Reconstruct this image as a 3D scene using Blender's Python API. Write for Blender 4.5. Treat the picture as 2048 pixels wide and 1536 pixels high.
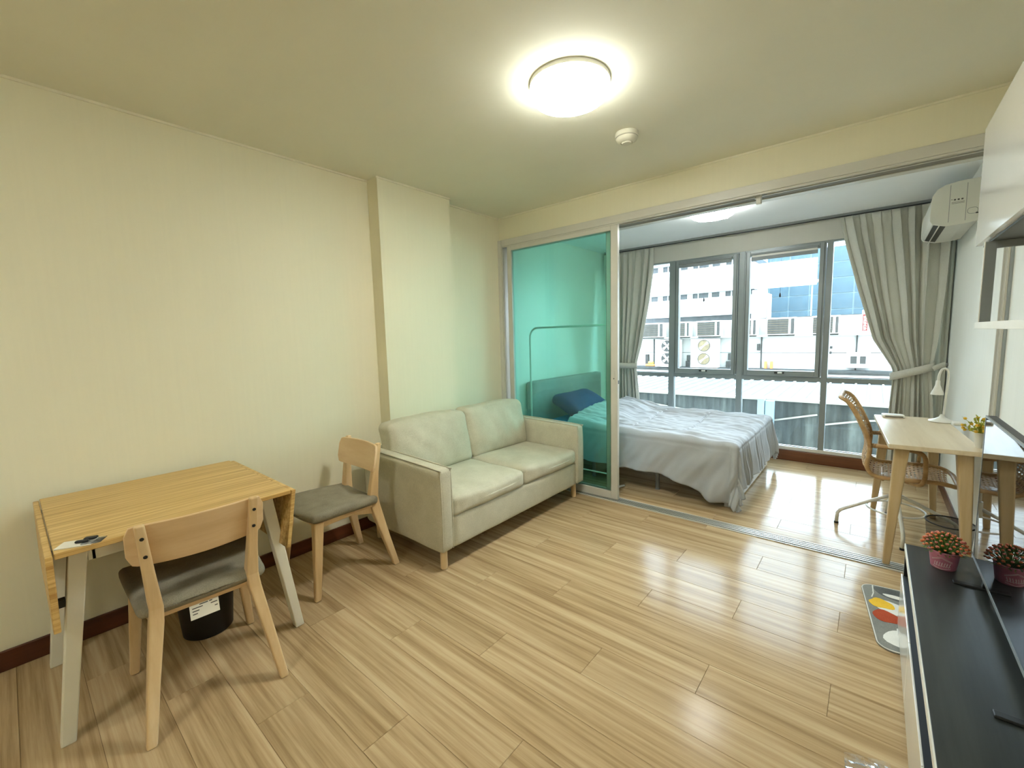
import bpy, bmesh, math, random
from mathutils import Vector, Matrix, noise

for o in list(bpy.data.objects):
    bpy.data.objects.remove(o)
scene = bpy.context.scene
COL = scene.collection
PI = math.pi
rnd = random.Random(7)

# ------------------------------------------------------------------ camera
def make_camera():
    yaw, pitch, roll = math.radians(40.2374), math.radians(6.1003), math.radians(-1.5128)
    f0 = Vector((-math.sin(yaw), math.cos(yaw), 0)); r0 = Vector((math.cos(yaw), math.sin(yaw), 0)); u0 = Vector((0, 0, 1))
    f = f0 * math.cos(pitch) - u0 * math.sin(pitch)
    u = u0 * math.cos(pitch) + f0 * math.sin(pitch)
    r = r0 * math.cos(roll) + u * math.sin(roll)
    u2 = u * math.cos(roll) - r0 * math.sin(roll)
    cd = bpy.data.cameras.new('camera'); co = bpy.data.objects.new('camera', cd); COL.objects.link(co)
    m = Matrix((r, u2, -f)).transposed().to_4x4(); m.translation = Vector((0, 0, 1.40))
    co.matrix_world = m
    cd.sensor_fit = 'HORIZONTAL'; cd.sensor_width = 36.0; cd.lens = 857.95 / 2048 * 36
    cd.clip_start = 0.03; cd.clip_end = 300
    scene.camera = co
make_camera()

# ------------------------------------------------------------------ world, exposure
SKY = 11.0
LAMP = 68.0
w = bpy.data.worlds.new('sky'); scene.world = w; w.use_nodes = True
bg = w.node_tree.nodes['Background']
bg.inputs[0].default_value = (0.72, 0.86, 1.0, 1); bg.inputs[1].default_value = SKY
vs = scene.view_settings
vs.view_transform = 'Standard'; vs.look = 'None'; vs.gamma = 1.0; vs.use_curve_mapping = False
vs.exposure = 0.75
def window_portal():
    ld = bpy.data.lights.new('window_portal', 'AREA'); ld.shape = 'RECTANGLE'; ld.size = 3.2; ld.size_y = 2.15
    ld.cycles.is_portal = True
    lo = bpy.data.objects.new('window_portal', ld); COL.objects.link(lo)
    lo.location = (-1.17, 5.52, 1.2); lo.rotation_euler = (-PI / 2, 0, 0)
window_portal()

# ------------------------------------------------------------------ materials
def lin(c):
    out = []
    for v in c:
        v = v / 255.0
        out.append(v / 12.92 if v <= 0.04045 else ((v + 0.055) / 1.055) ** 2.4)
    return (*out, 1.0)

class NT:
    def __init__(s, name):
        s.m = bpy.data.materials.new(name); s.m.use_nodes = True
        s.t = s.m.node_tree; s.t.nodes.clear()
        s.out = s.n('ShaderNodeOutputMaterial')
    def n(s, typ, **kw):
        nd = s.t.nodes.new(typ)
        for k, v in kw.items():
            if k.startswith('i_'):
                key = k[2:]
                key = int(key) if key.isdigit() else key.replace('_', ' ')
                nd.inputs[key].default_value = v
            else:
                setattr(nd, k, v)
        return nd
    def l(s, a, b): s.t.links.new(a, b)
    def bsdf(s, col=None, rough=0.5, metal=0.0, spec=0.5, **kw):
        b = s.n('ShaderNodeBsdfPrincipled')
        if col is not None: b.inputs['Base Color'].default_value = col
        b.inputs['Roughness'].default_value = rough; b.inputs['Metallic'].default_value = metal
        b.inputs['Specular IOR Level'].default_value = spec
        for k, v in kw.items(): b.inputs[k.replace('_', ' ')].default_value = v
        s.l(b.outputs[0], s.out.inputs[0]); return b
    def coords(s, kind='Object', scale=(1, 1, 1), rand=False):
        if kind == 'World':
            o = s.n('ShaderNodeNewGeometry').outputs['Position']
        else:
            o = s.n('ShaderNodeTexCoord').outputs[kind]
        if rand:
            oi = s.n('ShaderNodeObjectInfo')
            mu = s.n('ShaderNodeVectorMath', operation='SCALE'); mu.inputs[0].default_value = (37.0, 11.0, 5.0)
            s.l(oi.outputs['Random'], mu.inputs['Scale'])
            ad = s.n('ShaderNodeVectorMath', operation='ADD'); s.l(o, ad.inputs[0]); s.l(mu.outputs[0], ad.inputs[1]); o = ad.outputs[0]
        mp = s.n('ShaderNodeMapping'); mp.inputs['Scale'].default_value = scale
        s.l(o, mp.inputs['Vector']); return mp.outputs[0]
    def noise(s, vec, scale, detail=3, rough=0.5):
        nd = s.n('ShaderNodeTexNoise'); nd.inputs['Scale'].default_value = scale; nd.inputs['Detail'].default_value = detail
        nd.inputs['Roughness'].default_value = rough
        s.l(vec, nd.inputs['Vector']); return nd.outputs[0]
    def ramp(s, fac, stops):
        r = s.n('ShaderNodeValToRGB'); el = r.color_ramp.elements
        el[0].position = stops[0][0]; el[0].color = stops[0][1]; el[1].position = stops[-1][0]; el[1].color = stops[-1][1]
        for p, c in stops[1:-1]:
            e = el.new(p); e.color = c
        s.l(fac, r.inputs[0]); return r.outputs[0]
    def bump(s, b, h, strength, dist=0.01):
        bn = s.n('ShaderNodeBump'); bn.inputs['Strength'].default_value = strength; bn.inputs['Distance'].default_value = dist
        s.l(h, bn.inputs['Height']); s.l(bn.outputs[0], b.inputs['Normal'])

def plain(name, c, rough=0.5, metal=0.0, var=0.06, scale=6.0, bump=0.0, bscale=200.0, spec=0.5, **kw):
    """painted / plastic / metal surface with a little noise in colour and relief"""
    t = NT(name); c = lin(c)
    b = t.bsdf(c, rough, metal, spec, **kw)
    v = t.coords('Object')
    if var:
        d = tuple(x * (1 - var) for x in c[:3]) + (1,); e = tuple(min(1, x * (1 + var)) for x in c[:3]) + (1,)
        t.l(t.ramp(t.noise(v, scale), [(0.3, d), (0.7, e)]), b.inputs['Base Color'])
    if bump: t.bump(b, t.noise(v, bscale, 2), bump, 0.002)
    return t.m

def fabric(name, c1, c2, scale=260.0, bump=0.5, rough=0.95, blotch=9.0, sheen=0.0):
    t = NT(name); b = t.bsdf(lin(c1), rough, 0, 0.2)
    if sheen: b.inputs['Sheen Weight'].default_value = sheen
    v = t.coords('Object')
    n1 = t.noise(t.coords('Object', (1.0, 1.0, 0.35)), scale, 2); n2 = t.noise(v, blotch, 4, 0.6)
    mx = t.n('ShaderNodeMath', operation='ADD'); t.l(n1, mx.inputs[0]); t.l(n2, mx.inputs[1])
    mh = t.n('ShaderNodeMath', operation='MULTIPLY'); t.l(mx.outputs[0], mh.inputs[0]); mh.inputs[1].default_value = 0.5
    t.l(t.ramp(mh.outputs[0], [(0.34, lin(c1)), (0.66, lin(c2))]), b.inputs['Base Color'])
    t.bump(b, n1, bump, 0.002)
    return t.m

def wood(name, dark, mid, light, axis='x', grain=22.0, rough=0.45, stretch=0.06, rand=True, bump=0.15, tint=0.0, spec=0.5, ring=0.0, coat=0.0):
    t = NT(name); b = t.bsdf(lin(mid), rough, 0, spec)
    if coat: b.inputs['Coat Weight'].default_value = coat; b.inputs['Coat Roughness'].default_value = 0.08
    sc = [1.0, 1.0, 1.0]; sc['xyz'.index(axis)] = stretch
    v = t.coords('Object', tuple(sc), rand)
    wv = t.noise(v, grain * 0.35, 2)
    # distort the fine grain by the broad figure
    vm = t.n('ShaderNodeVectorMath', operation='SCALE'); t.l(v, vm.inputs[0]); vm.inputs['Scale'].default_value = 1.0
    n1 = t.noise(vm.outputs[0], grain, 5, 0.65)
    ad = t.n('ShaderNodeMath', operation='MULTIPLY_ADD'); t.l(wv, ad.inputs[0]); ad.inputs[1].default_value = 0.5; ad.inputs[2].default_value = 0.0
    a2 = t.n('ShaderNodeMath', operation='MULTIPLY_ADD'); t.l(n1, a2.inputs[0]); a2.inputs[1].default_value = 0.5; t.l(ad.outputs[0], a2.inputs[2])
    col = t.ramp(a2.outputs[0], [(0.36, lin(dark)), (0.5, lin(mid)), (0.64, lin(light))])
    if tint:
        oi = t.n('ShaderNodeObjectInfo'); hv = t.n('ShaderNodeHueSaturation')
        mr = t.n('ShaderNodeMapRange'); mr.inputs['To Min'].default_value = 1 - tint; mr.inputs['To Max'].default_value = 1 + tint
        t.l(oi.outputs['Random'], mr.inputs[0]); t.l(mr.outputs[0], hv.inputs['Value']); t.l(col, hv.inputs['Color']); col = hv.outputs[0]
    t.l(col, b.inputs['Base Color'])
    if bump: t.bump(b, n1, bump, 0.001)
    return t.m

def wallpaper(name, c, streak=0.05, bump=0.15, rough=0.55):
    t = NT(name); cl = lin(c); b = t.bsdf(cl, rough, 0, 0.35)
    v = t.coords('World', (26, 26, 0.9)); n1 = t.noise(v, 2.2, 4, 0.6)
    v2 = t.coords('World', (1, 1, 1)); n2 = t.noise(v2, 1.3, 3)
    d = tuple(x * (1 - streak) for x in cl[:3]) + (1,); e = tuple(min(1, x * (1 + streak * 0.6)) for x in cl[:3]) + (1,)
    mx = t.n('ShaderNodeMath', operation='ADD'); t.l(n1, mx.inputs[0]); t.l(n2, mx.inputs[1])
    mh = t.n('ShaderNodeMath', operation='MULTIPLY'); t.l(mx.outputs[0], mh.inputs[0]); mh.inputs[1].default_value = 0.5
    t.l(t.ramp(mh.outputs[0], [(0.35, d), (0.65, e)]), b.inputs['Base Color'])
    t.bump(b, n1, bump, 0.003)
    return t.m

def glass(name, c, ior=1.45, rough=0.01, dirt=0.0):
    t = NT(name)
    tr = t.n('ShaderNodeBsdfTransparent'); tr.inputs[0].default_value = c
    gl = t.n('ShaderNodeBsdfGlossy'); gl.inputs['Roughness'].default_value = rough
    fr = t.n('ShaderNodeFresnel'); fr.inputs['IOR'].default_value = ior
    mx = t.n('ShaderNodeMixShader'); t.l(fr.outputs[0], mx.inputs[0]); t.l(tr.outputs[0], mx.inputs[1]); t.l(gl.outputs[0], mx.inputs[2])
    last = mx.outputs[0]
    if dirt:
        di = t.n('ShaderNodeBsdfDiffuse'); di.inputs[0].default_value = (0.8, 0.82, 0.8, 1)
        nz = t.noise(t.coords('World', (9, 9, 0.8)), 1.5, 5, 0.7)
        mr = t.n('ShaderNodeMapRange'); mr.inputs['From Min'].default_value = 0.45; mr.inputs['From Max'].default_value = 0.8
        mr.inputs['To Max'].default_value = dirt; t.l(nz, mr.inputs[0])
        m2 = t.n('ShaderNodeMixShader'); t.l(mr.outputs[0], m2.inputs[0]); t.l(last, m2.inputs[1]); t.l(di.outputs[0], m2.inputs[2]); last = m2.outputs[0]
    t.l(last, t.out.inputs[0]); return t.m

def emit(name, c, s, pattern=False):
    t = NT(name); e = t.n('ShaderNodeEmission'); e.inputs[0].default_value = c; e.inputs[1].default_value = s
    if pattern:
        wv = t.n('ShaderNodeTexWave'); wv.inputs['Scale'].default_value = 9; wv.inputs['Distortion'].default_value = 6; wv.inputs['Detail Scale'].default_value = 0.6
        t.l(t.coords('Object'), wv.inputs['Vector'])
        mr = t.n('ShaderNodeMapRange'); mr.inputs['To Min'].default_value = s * 0.75; mr.inputs['To Max'].default_value = s * 1.1
        t.l(wv.outputs['Fac'], mr.inputs[0]); t.l(mr.outputs[0], e.inputs[1])
    t.l(e.outputs[0], t.out.inputs[0]); return t.m

def mesh_screen(name, c, open_frac):
    t = NT(name); tr = t.n('ShaderNodeBsdfTransparent'); d = t.n('ShaderNodeBsdfDiffuse'); d.inputs[0].default_value = lin(c)
    mx = t.n('ShaderNodeMixShader'); mx.inputs[0].default_value = 1 - open_frac
    t.l(tr.outputs[0], mx.inputs[1]); t.l(d.outputs[0], mx.inputs[2]); t.l(mx.outputs[0], t.out.inputs[0]); return t.m

M = {}
M['wall'] = wallpaper('wallpaper_cream', (236, 230, 202), 0.02, 0.06)
M['wall_bed'] = wallpaper('wallpaper_pale', (236, 236, 226), 0.035, 0.2, 0.42)
M['paint_band'] = wallpaper('painted_wall_grey_beige', (205, 202, 190), 0.02, 0.03)
M['ceiling'] = plain('ceiling_paint', (234, 231, 212), 0.8, var=0.02, scale=2)
M['ceiling_bed'] = plain('bedroom_ceiling_paint', (246, 248, 246), 0.8, var=0.02, scale=2)
M['cornice'] = plain('cornice_white', (236, 230, 205), 0.6)
M['plank'] = wood('laminate_plank', (150, 124, 88), (180, 154, 116), (198, 175, 138), 'x', 62, 0.16, 0.03, True, 0.02, 0.03, spec=0.09)
M['groove'] = plain('plank_groove', (120, 92, 64), 0.7)
M['base_brown'] = wood('baseboard_wood', (62, 30, 18), (88, 46, 26), (112, 62, 36), 'y', 18, 0.3, 0.05, False, 0.05)
M['base_brown_x'] = wood('baseboard_wood_x', (72, 38, 20), (104, 60, 34), (126, 78, 46), 'x', 18, 0.3, 0.05, False, 0.05)
M['alu'] = plain('white_aluminium', (206, 203, 192), 0.35, 0.0, 0.02)
M['alu_grey'] = plain('grey_aluminium', (134, 141, 140), 0.35, 0.2, 0.03)
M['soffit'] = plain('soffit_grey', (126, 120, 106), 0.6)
M['alu_cool'] = plain('cool_grey_aluminium', (158, 166, 168), 0.75, 0.0, 0.02)
M['alu_dark'] = plain('track_channel_dark', (70, 72, 66), 0.5, 0.2)
M['steel'] = plain('steel_track', (190, 192, 186), 0.3, 0.6, 0.05)
M['green_glass'] = glass('green_tinted_glass', (0.785, 0.986, 0.945, 1), 1.45, 0.01)
M['window_glass'] = glass('window_glass', (0.93, 0.97, 0.97, 1), 1.4, 0.01, 0.06)
M['black'] = plain('black_plastic', (22, 22, 22), 0.45)
M['black_gloss'] = plain('black_gloss', (10, 10, 12), 0.015, var=0)
M['bench_top'] = wood('bench_black_ash', (28, 30, 29), (42, 45, 43), (54, 57, 54), 'y', 30, 0.32, 0.06, False, 0.06)
M['white_gloss'] = plain('white_gloss_lacquer', (228, 227, 220), 0.12, var=0.01)
M['white'] = plain('white_paint', (226, 224, 214), 0.45, var=0.03)
M['white_leg'] = plain('white_lacquer_wood', (234, 230, 212), 0.4, var=0.04, bump=0.1, bscale=60)
M['grey_frame'] = plain('grey_metal_frame', (122, 126, 126), 0.5, 0.0, 0.03)
M['dark_recess'] = plain('dark_grey_board', (70, 72, 70), 0.5)
M['curtain'] = fabric('curtain_linen', (184, 184, 171), (199, 199, 187), 420, 0.2, 0.9, 3)
M['curtain'].node_tree.nodes['Principled BSDF'].inputs['Sheen Weight'].default_value = 0.1
M['tie'] = fabric('tieback_cloth', (190, 188, 176), (204, 202, 190), 300, 0.3)
M['sofa'] = fabric('sofa_fabric', (186, 181, 158), (209, 204, 182), 330, 0.6, 0.95, 7)
M['seat_grey'] = fabric('seat_wool_grey', (128, 121, 103), (152, 145, 126), 300, 0.5, 0.95, 14)
M['birch'] = wood('chair_birch', (204, 170, 122), (221, 190, 143), (232, 206, 164), 'z', 14, 0.42, 0.08, True, 0.05)
M['birch_x'] = wood('chair_birch_panel', (206, 170, 124), (221, 188, 143), (232, 204, 162), 'x', 14, 0.42, 0.08, True, 0.05)
M['desk_wood'] = wood('desk_ash', (196, 176, 142), (214, 196, 164), (226, 212, 184), 'y', 12, 0.3, 0.07, False, 0.03)
M['desk_leg'] = wood('desk_leg_ash', (178, 150, 106), (198, 172, 128), (212, 190, 150), 'z', 14, 0.4, 0.07, True, 0.05)
M['duvet'] = fabric('duvet_cotton', (174, 178, 181), (187, 190, 193), 500, 0.08, 0.8, 4)
M['sheet_blue'] = fabric('sheet_blue', (40, 130, 190), (52, 146, 206), 400, 0.1, 0.85, 4)
M['pillow_blue'] = fabric('pillow_navy', (26, 52, 96), (38, 68, 118), 300, 0.2, 0.85, 5)
M['headboard'] = fabric('headboard_fabric', (150, 152, 150), (166, 168, 165), 300, 0.4, 0.9, 6)
M['bed_white'] = plain('bed_frame_white', (216, 214, 206), 0.5)
M['rattan'] = wood('rattan_pole', (150, 112, 66), (182, 146, 98), (204, 172, 124), 'x', 30, 0.45, 0.3, True, 0.1)
M['rattan_w'] = plain('rattan_weave', (205, 178, 142), 0.6, var=0.15, scale=60)
M['powder_white'] = plain('powder_coat_white', (224, 222, 212), 0.35, 0.0, 0.02)
M['lamp_on'] = emit('lamp_diffuser', (0.97, 0.99, 0.92, 1), LAMP, True)
M['lamp_side'] = emit('lamp_side_glow', (0.97, 0.99, 0.92, 1), LAMP * 0.22)
M['lamp_fill'] = emit('added_fill_lamp_diffuser', (0.97, 0.99, 0.92, 1), LAMP * 0.7, True)
M['lamp_on_b'] = emit('bedroom_lamp_diffuser', (0.95, 0.99, 0.97, 1), LAMP * 0.42, True)
def concrete_mat(name, c, s1, s2):
    t = NT(name); b = t.bsdf(lin(c), 0.9, 0, 0.3)
    n1 = t.noise(t.coords('World', (1.6, 1.6, 0.35)), 2.2, 5, 0.65); n2 = t.noise(t.coords('World', (9, 9, 0.5)), 1.2, 3)
    a2 = t.n('ShaderNodeMath', operation='MULTIPLY_ADD'); t.l(n2, a2.inputs[0]); a2.inputs[1].default_value = 0.45
    m0 = t.n('ShaderNodeMath', operation='MULTIPLY'); t.l(n1, m0.inputs[0]); m0.inputs[1].default_value = 0.55; t.l(m0.outputs[0], a2.inputs[2])
    t.l(t.ramp(a2.outputs[0], [(0.34, lin(s1)), (0.5, lin(c)), (0.66, lin(s2))]), b.inputs['Base Color'])
    return t.m
M['concrete'] = concrete_mat('stained_concrete', (56, 61, 60), (34, 38, 37), (90, 96, 93))
M['roof_tile'] = plain('sheet_roof', (48, 51, 51), 0.6, var=0.12, scale=2)
M['roof_flat'] = plain('flat_roof_white', (150, 147, 138), 0.8, var=0.1, scale=0.8)
M['facade'] = plain('facade_white_paint', (170, 170, 168), 0.8, var=0.05, scale=0.6)
M['facade_win_and_shade'] = plain('facade_window_and_shade_dark', (66, 70, 74), 0.25, var=0.25, scale=3)
M['ac_grey'] = plain('condenser_grille', (46, 45, 43), 0.7, var=0.3, scale=9)
M['ac_white'] = plain('condenser_casing', (196, 194, 188), 0.6)
M['fan_tan'] = plain('condenser_fan', (104, 90, 66), 0.6, var=0.25, scale=10)
M['tower_glass'] = plain('tower_blue_glass', (62, 84, 95), 0.3, 0.0, 0.3, 0.9)
M['tower_frame'] = plain('tower_mullion', (122, 142, 150), 0.4)
M['billboard'] = plain('billboard_white', (206, 206, 204), 0.7, var=0.02)
M['asphalt'] = plain('ground_asphalt', (120, 118, 112), 0.9)
M['red_sign'] = plain('sign_red', (104, 32, 28), 0.6)
M['orange'] = plain('orange_plastic', (230, 120, 60), 0.6)
M['yellow'] = plain('yellow_plastic', (236, 186, 66), 0.6)
M['flower_o'] = plain('blossom_orange', (212, 118, 72), 0.7, var=0.3, scale=60)
M['flower_p'] = plain('blossom_pink', (206, 122, 106), 0.7, var=0.2, scale=60)
M['leaf'] = plain('leaf_green', (92, 128, 44), 0.6, var=0.35, scale=40)
M['leaf_y'] = plain('leaf_yellow_green', (176, 178, 60), 0.6, var=0.25, scale=40)
M['flower_y'] = plain('blossom_yellow', (228, 184, 60), 0.6, var=0.2, scale=40)
M['pot_pink'] = plain('pot_pink', (198, 122, 146), 0.5, var=0.12, scale=30)
M['print_white'] = plain('print_white', (232, 220, 222), 0.6)
M['mat_grey'] = fabric('mat_grey', (118, 118, 112), (142, 142, 134), 260, 0.4)
M['mat_dark'] = fabric('mat_dark', (78, 80, 78), (104, 106, 102), 260, 0.4)
M['mat_white'] = fabric('mat_white', (218, 216, 208), (232, 230, 222), 260, 0.3)
M['mat_yellow'] = fabric('mat_yellow', (226, 176, 40), (238, 196, 66), 260, 0.3)
M['mat_red'] = fabric('mat_red', (158, 62, 34), (182, 84, 48), 260, 0.3)
M['mat_pink'] = fabric('mat_pink', (222, 190, 180), (230, 204, 196), 260, 0.3)
M['paper'] = plain('paper', (234, 230, 216), 0.7, var=0.02)
M['ink'] = plain('ink', (90, 88, 80), 0.7)
M['basket_mesh'] = mesh_screen('basket_wire_mesh', (34, 32, 32), 0.66)
M['plastic_film'] = glass('clear_plastic_film', (0.97, 0.97, 0.97, 1), 1.2, 0.15, 0.5)
M['smoke_white'] = plain('detector_plastic', (222, 218, 198), 0.5)
M['ac_unit'] = plain('air_conditioner_plastic', (224, 223, 212), 0.35, var=0.02)

def bamboo(name, axis_strip='x'):
    """lengthwise laminated bamboo: strips across one axis with streaky grain along y"""
    t = NT(name); b = t.bsdf(lin((196, 158, 92)), 0.38, 0, 0.5)
    v = t.coords('Object', (62, 1.0, 62)); n1 = t.noise(v, 1.0, 1)
    v2 = t.coords('Object', (230, 4, 230)); n2 = t.noise(v2, 1.0, 3)
    a2 = t.n('ShaderNodeMath', operation='MULTIPLY_ADD'); t.l(n2, a2.inputs[0]); a2.inputs[1].default_value = 0.4
    m0 = t.n('ShaderNodeMath', operation='MULTIPLY'); t.l(n1, m0.inputs[0]); m0.inputs[1].default_value = 0.6; t.l(m0.outputs[0], a2.inputs[2])
    t.l(t.ramp(a2.outputs[0], [(0.36, lin((176, 134, 70))), (0.5, lin((206, 168, 100))), (0.64, lin((224, 192, 126)))]), b.inputs['Base Color'])
    return t.m
M['bamboo'] = bamboo('bamboo_board')

# ------------------------------------------------------------------ mesh helpers
def wloc(o):
    v = Vector((0, 0, 0))
    while o:
        v += o.location; o = o.parent
    return v

class MB:
    def __init__(s): s.v = []; s.f = []
    def add(s, vs_, fs):
        k = len(s.v); s.v += [tuple(p) for p in vs_]; s.f += [tuple(i + k for i in f) for f in fs]; return s
    def box(s, x0, x1, y0, y1, z0, z1):
        return s.hexa([(x0, y0, z0), (x1, y0, z0), (x1, y1, z0), (x0, y1, z0)], [(x0, y0, z1), (x1, y0, z1), (x1, y1, z1), (x0, y1, z1)])
    def hexa(s, b, t):
        return s.add(list(b) + list(t), [(3, 2, 1, 0), (4, 5, 6, 7), (0, 1, 5, 4), (1, 2, 6, 5), (2, 3, 7, 6), (3, 0, 4, 7)])
    def beam(s, a, b, wa, da, wb=None, db=None, side=(1, 0, 0)):
        """tapered bar from a to b, section width w along side, depth d across"""
        a = Vector(a); b = Vector(b); wb = wa if wb is None else wb; db = da if db is None else db
        d = (b - a).normalized(); sx = Vector(side); sx = (sx - d * sx.dot(d)).normalized(); sy = d.cross(sx)
        q = lambda c, w_, d_: [c - sx * w_ / 2 - sy * d_ / 2, c + sx * w_ / 2 - sy * d_ / 2, c + sx * w_ / 2 + sy * d_ / 2, c - sx * w_ / 2 + sy * d_ / 2]
        return s.hexa(q(a, wa, da), q(b, wb, db))
    def tube(s, pts, r, n=8, closed=False, flat=1.0):
        P = [Vector(p) for p in pts]; N = len(P); R = r if isinstance(r, (list, tuple)) else [r] * N
        rings = []; up = None
        for i in range(N):
            if closed: d = (P[(i + 1) % N] - P[i - 1]).normalized()
            else: d = (P[min(i + 1, N - 1)] - P[max(i - 1, 0)]).normalized()
            if up is None:
                up = Vector((0, 0, 1)) if abs(d.z) < 0.9 else Vector((1, 0, 0))
            up = (up - d * up.dot(d)).normalized(); sd = d.cross(up)
            rings.append([P[i] + (sd * math.cos(2 * PI * k / n) + up * flat * math.sin(2 * PI * k / n)) * R[i] for k in range(n)])
        k0 = len(s.v)
        for rg in rings: s.v += [tuple(p) for p in rg]
        for i in range(N if closed else N - 1):
            a = k0 + i * n; b = k0 + ((i + 1) % N) * n
            for k in range(n):
                s.f.append((a + k, a + (k + 1) % n, b + (k + 1) % n, b + k))
        if not closed:
            s.f.append(tuple(k0 + k for k in range(n))[::-1]); s.f.append(tuple(k0 + (N - 1) * n + k for k in range(n)))
        return s
    def lathe(s, prof, c=(0, 0, 0), n=28, arc=2 * PI, sx=1.0, sy=1.0):
        k0 = len(s.v); m = len(prof)
        for i in range(n):
            a = arc * i / n
            for r, z in prof: s.v.append((c[0] + r * sx * math.cos(a), c[1] + r * sy * math.sin(a), c[2] + z))
        for i in range(n):
            j = (i + 1) % n
            for k in range(m - 1):
                s.f.append((k0 + i * m + k, k0 + j * m + k, k0 + j * m + k + 1, k0 + i * m + k + 1))
        if prof[0][0] > 1e-6: s.f.append(tuple(k0 + i * m for i in range(n))[::-1])
        if prof[-1][0] > 1e-6: s.f.append(tuple(k0 + i * m + m - 1 for i in range(n)))
        return s
    def prism(s, poly, axis, a, b):
        """poly in the two other axes (in xyz order) extruded along axis from a to b"""
        def P(p, t):
            return {'x': (t, p[0], p[1]), 'y': (p[0], t, p[1]), 'z': (p[0], p[1], t)}[axis]
        n = len(poly); k0 = len(s.v)
        s.v += [P(p, a) for p in poly] + [P(p, b) for p in poly]
        s.f.append(tuple(range(k0, k0 + n))); s.f.append(tuple(range(k0 + n, k0 + 2 * n))[::-1])
        for i in range(n):
            j = (i + 1) % n; s.f.append((k0 + i, k0 + j, k0 + n + j, k0 + n + i))
        return s
    def grid(s, rows):
        k0 = len(s.v); m = len(rows[0])
        for r in rows: s.v += [tuple(p) for p in r]
        for i in range(len(rows) - 1):
            for j in range(m - 1):
                s.f.append((k0 + i * m + j, k0 + i * m + j + 1, k0 + (i + 1) * m + j + 1, k0 + (i + 1) * m + j))
        return s
    def build(s, name, mat, parent=None, smooth=False, bevel=0.0, seg=2, sub=0, solid=0.0, world=False, kind=None, label=None, auto=None):
        vv = [Vector(p) for p in s.v]
        loc = Vector((0, 0, 0))
        if parent is None:
            xs = [p.x for p in vv]; ys = [p.y for p in vv]; zs = [p.z for p in vv]
            loc = Vector(((min(xs) + max(xs)) / 2, (min(ys) + max(ys)) / 2, min(zs)))
            vv = [p - loc for p in vv]
        elif world:
            o = wloc(parent); vv = [p - o for p in vv]
        me = bpy.data.meshes.new(name); me.from_pydata([tuple(p) for p in vv], [], s.f); 
        bm = bmesh.new(); bm.from_mesh(me); bmesh.ops.recalc_face_normals(bm, faces=bm.faces); bm.to_mesh(me); bm.free()
        if smooth: me.polygons.foreach_set('use_smooth', [True] * len(me.polygons))
        me.materials.append(M[mat] if isinstance(mat, str) else mat); me.update()
        ob = bpy.data.objects.new(name, me); COL.objects.link(ob)
        if parent: ob.parent = parent
        else: ob.location = loc
        if solid:
            md = ob.modifiers.new('solid', 'SOLIDIFY'); md.thickness = solid; md.offset = -1
        if bevel:
            md = ob.modifiers.new('bevel', 'BEVEL'); md.width = bevel; md.segments = seg; md.limit_method = 'ANGLE'; md.angle_limit = math.radians(35)
        if sub:
            md = ob.modifiers.new('sub', 'SUBSURF'); md.levels = sub; md.render_levels = sub
        if auto:
            try: me.set_sharp_from_angle(angle=math.radians(auto))
            except Exception: pass
        if kind: ob['kind'] = kind
        if label: ob['label'] = label
        return ob

def tag(o, label, cat, group=None):
    o['label'] = label; o['category'] = cat
    if group: o['group'] = group
    return o
def thing(name, label, cat, loc=(0, 0, 0), rz=0.0, group=None):
    o = bpy.data.objects.new(name, None); COL.objects.link(o); o.empty_display_size = 0.1
    o.location = loc; o.rotation_euler = (0, 0, rz)
    return tag(o, label, cat, group)
def struct(name, loc=(0, 0, 0)):
    o = bpy.data.objects.new(name, None); COL.objects.link(o); o.empty_display_size = 0.1; o.location = loc; o['kind'] = 'structure'; return o
def sbox(name, mat, b, **kw):
    return MB().box(*b).build(name, mat, kind='structure', **kw)
def dup(root, loc, rz, label, group=None):
    def cp(o, par):
        c = o.copy(); COL.objects.link(c); c.parent = par
        for ch in o.children: cp(ch, c)
        return c
    r = root.copy(); COL.objects.link(r); r.location = loc; r.rotation_euler = (0, 0, rz); r['label'] = label
    if group: r['group'] = group
    for ch in list(root.children): cp(ch, r)
    return r
def rbox(cx, cy, cz, sx, sy, sz, r, n=14, puff=(0, 0, 0), warp=None):
    """rounded, puffed block as a closed quad mesh: half sizes sx, sy, sz; corner radius r"""
    mb = MB(); H = (sx, sy, sz)
    # finer spacing towards edges
    ts = [math.sin((i / n - 0.5) * PI) * 0.5 + (i / n - 0.5) for i in range(n + 1)]
    idx = {}
    def vert(p):
        key = tuple(round(c, 6) for c in p)
        if key in idx: return idx[key]
        q = [max(-(H[k] - r), min(H[k] - r, p[k] * H[k])) for k in range(3)]
        d = Vector([p[k] * H[k] - q[k] for k in range(3)])
        if d.length > 1e-9: d = d.normalized() * r
        x = Vector(q) + d
        for k in range(3):
            a, b = [c for c in range(3) if c != k]
            x[k] += puff[k] * p[k] * (1 - p[a] ** 2) * (1 - p[b] ** 2)
        x += Vector((cx, cy, cz))
        if warp: x = warp(x, p)
        mb.v.append(tuple(x)); idx[key] = len(mb.v) - 1; return idx[key]
    for k in range(3):
        a, b = [c for c in range(3) if c != k]
        for sgn in (-1, 1):
            for i in range(n):
                for j in range(n):
                    f = []
                    for (ii, jj) in ((i, j), (i + 1, j), (i + 1, j + 1), (i, j + 1)):
                        p = [0, 0, 0]; p[k] = sgn; p[a] = ts[ii]; p[b] = ts[jj]; f.append(vert(p))
                    mb.f.append(tuple(f))
    return mb
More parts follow.
